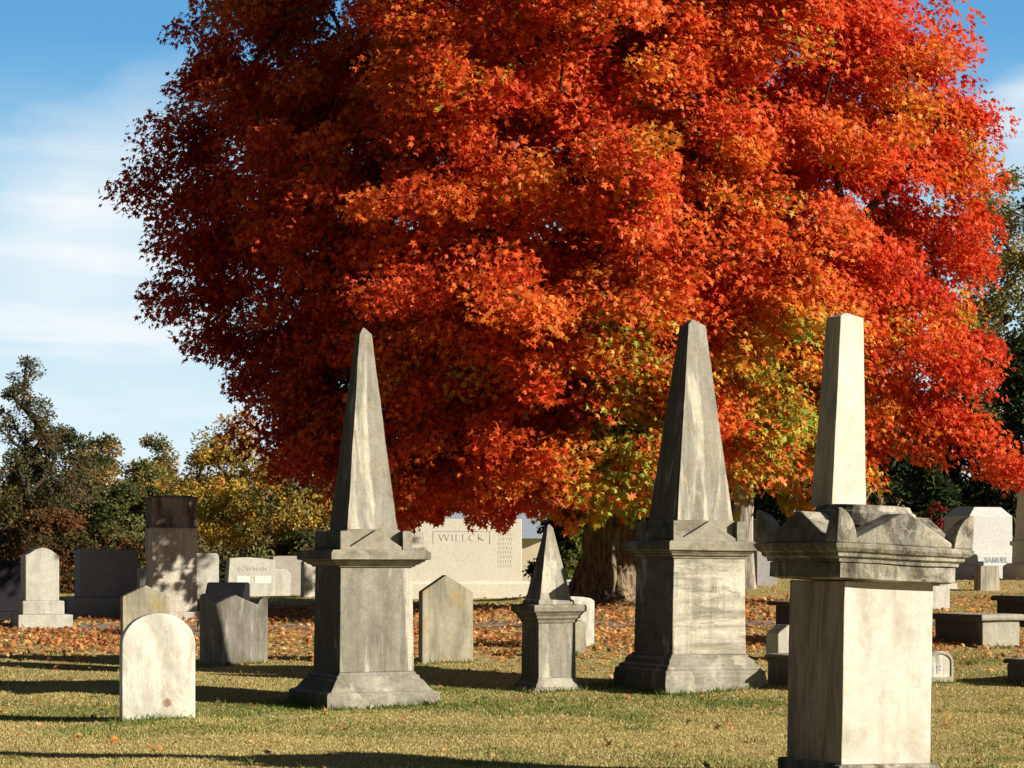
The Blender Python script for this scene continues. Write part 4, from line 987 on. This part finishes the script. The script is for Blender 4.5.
# ================================================================== SKY, SUN, CAMERA
w = bpy.data.worlds.new('World'); scene.world = w; w.use_nodes = True
nt = w.node_tree; nt.nodes.clear(); out = nt.nodes.new('ShaderNodeOutputWorld')
sky = nt.nodes.new('ShaderNodeTexSky'); sky.sky_type = 'NISHITA'; sky.sun_disc = False
sky.sun_elevation = SUN_EL; sky.sun_rotation = math.atan2(SUN.x, SUN.y); sky.air_density = .8; sky.dust_density = .3; sky.ozone_density = 3.0; sky.altitude = 200
tc = nt.nodes.new('ShaderNodeTexCoord'); v = tc.outputs['Generated']
sep = nt.nodes.new('ShaderNodeSeparateXYZ'); nt.links.new(v, sep.inputs[0])
n1 = noise_tex(nt, mapping(nt, v, (.31, .2, .63), (5.5, 5.5, 9)), 1.0, 8, .5, .25)
n2 = noise_tex(nt, mapping(nt, v, (1.3, .2, 2.1), (7, 7, 55)), 1.0, 6, .6, .2)
cr = nt.nodes.new('ShaderNodeValToRGB'); nt.links.new(sep.outputs['Z'], cr.inputs[0]); e = cr.color_ramp.elements
e[0].position = 0; e[0].color = (.58, .66, .70, 1); e[1].position = .36; e[1].color = (.045, .17, .36, 1)
for p_, c_ in ((.07, (.44, .57, .64, 1)), (.14, (.25, .45, .59, 1)), (.22, (.088, .27, .49, 1))):
    q_ = e.new(p_); q_.color = c_
ad = nt.nodes.new('ShaderNodeMath'); ad.operation = 'MULTIPLY_ADD'; nt.links.new(n2, ad.inputs[0]); ad.inputs[1].default_value = .22; nt.links.new(n1, ad.inputs[2])
def add(a, b):
    n_ = nt.nodes.new('ShaderNodeMath'); n_.operation = 'ADD'
    for s_, v_ in ((n_.inputs[0], a), (n_.inputs[1], b)):
        if isinstance(v_, bpy.types.NodeSocket): nt.links.new(v_, s_)
        else: s_.default_value = v_
    return n_.outputs[0]
def bank(direction, r0, r1):
    d_ = nt.nodes.new('ShaderNodeVectorMath'); d_.operation = 'DISTANCE'; nt.links.new(v, d_.inputs[0]); d_.inputs[1].default_value = direction
    return ramp(nt, add(d_.outputs['Value'], mul(nt, add(n1, -.5), .16)), r1, r0)
cloud = add(bank((-.185, .97, .145), .02, .085), bank((.222, .958, .183), .004, .026))
wisp = mul(nt, ramp(nt, n2, .44, .72), ramp(nt, sep.outputs['Z'], .22, .12))
fac = mul(nt, add(mul(nt, cloud, ramp(nt, ad.outputs[0], .44, .58)), mul(nt, wisp, .55)), .85)
cm = nt.nodes.new('ShaderNodeClamp'); nt.links.new(fac, cm.inputs[0]); fac = cm.outputs[0]
low = nt.nodes.new('ShaderNodeBackground'); low.inputs['Strength'].default_value = .84
nt.links.new(mixc(nt, ramp(nt, sep.outputs['Y'], .45, .9), (.10, .13, .16), mixc(nt, fac, cr.outputs[0], (.62, .65, .66))), low.inputs[0])
bg1 = nt.nodes.new('ShaderNodeBackground'); bg1.inputs['Strength'].default_value = .05
nt.links.new(mixc(nt, 1.0, sky.outputs[0], (.62, .56, .44), 'MULTIPLY'), bg1.inputs[0])
mx = nt.nodes.new('ShaderNodeMixShader'); nt.links.new(ramp(nt, sep.outputs['Z'], .34, .26), mx.inputs[0]); nt.links.new(bg1.outputs[0], mx.inputs[1]); nt.links.new(low.outputs[0], mx.inputs[2])
nt.links.new(mx.outputs[0], out.inputs[0])
sl = bpy.data.lights.new('sun', 'SUN'); sl.energy = 5.0; sl.angle = R(.5); sl.color = (1.0, .905, .75)
so = bpy.data.objects.new('sun', sl); COL.objects.link(so); so.rotation_euler = SUN.to_track_quat('Z', 'Y').to_euler(); so.location = (20, -10, 30)
cam = bpy.data.cameras.new('camera'); co = bpy.data.objects.new('camera', cam); COL.objects.link(co); scene.camera = co
co.location = (0, 0, H); co.rotation_euler = (R(90), 0, 0); cam.sensor_width = 36; cam.lens = 36*F/1024; cam.shift_y = (HY-384)/1024
cam.clip_start = .1; cam.clip_end = 4000
scene.view_settings.view_transform = 'Standard'; scene.view_settings.look = 'None'; scene.view_settings.exposure = .84; scene.view_settings.gamma = 1
scene.view_settings.use_curve_mapping = False
scene.render.engine = 'CYCLES'
cy = scene.cycles; cy.max_bounces = 6; cy.diffuse_bounces = 3; cy.transmission_bounces = 4; cy.glossy_bounces = 2; cy.use_denoising = True
cy.caustics_reflective = False; cy.caustics_refractive = False
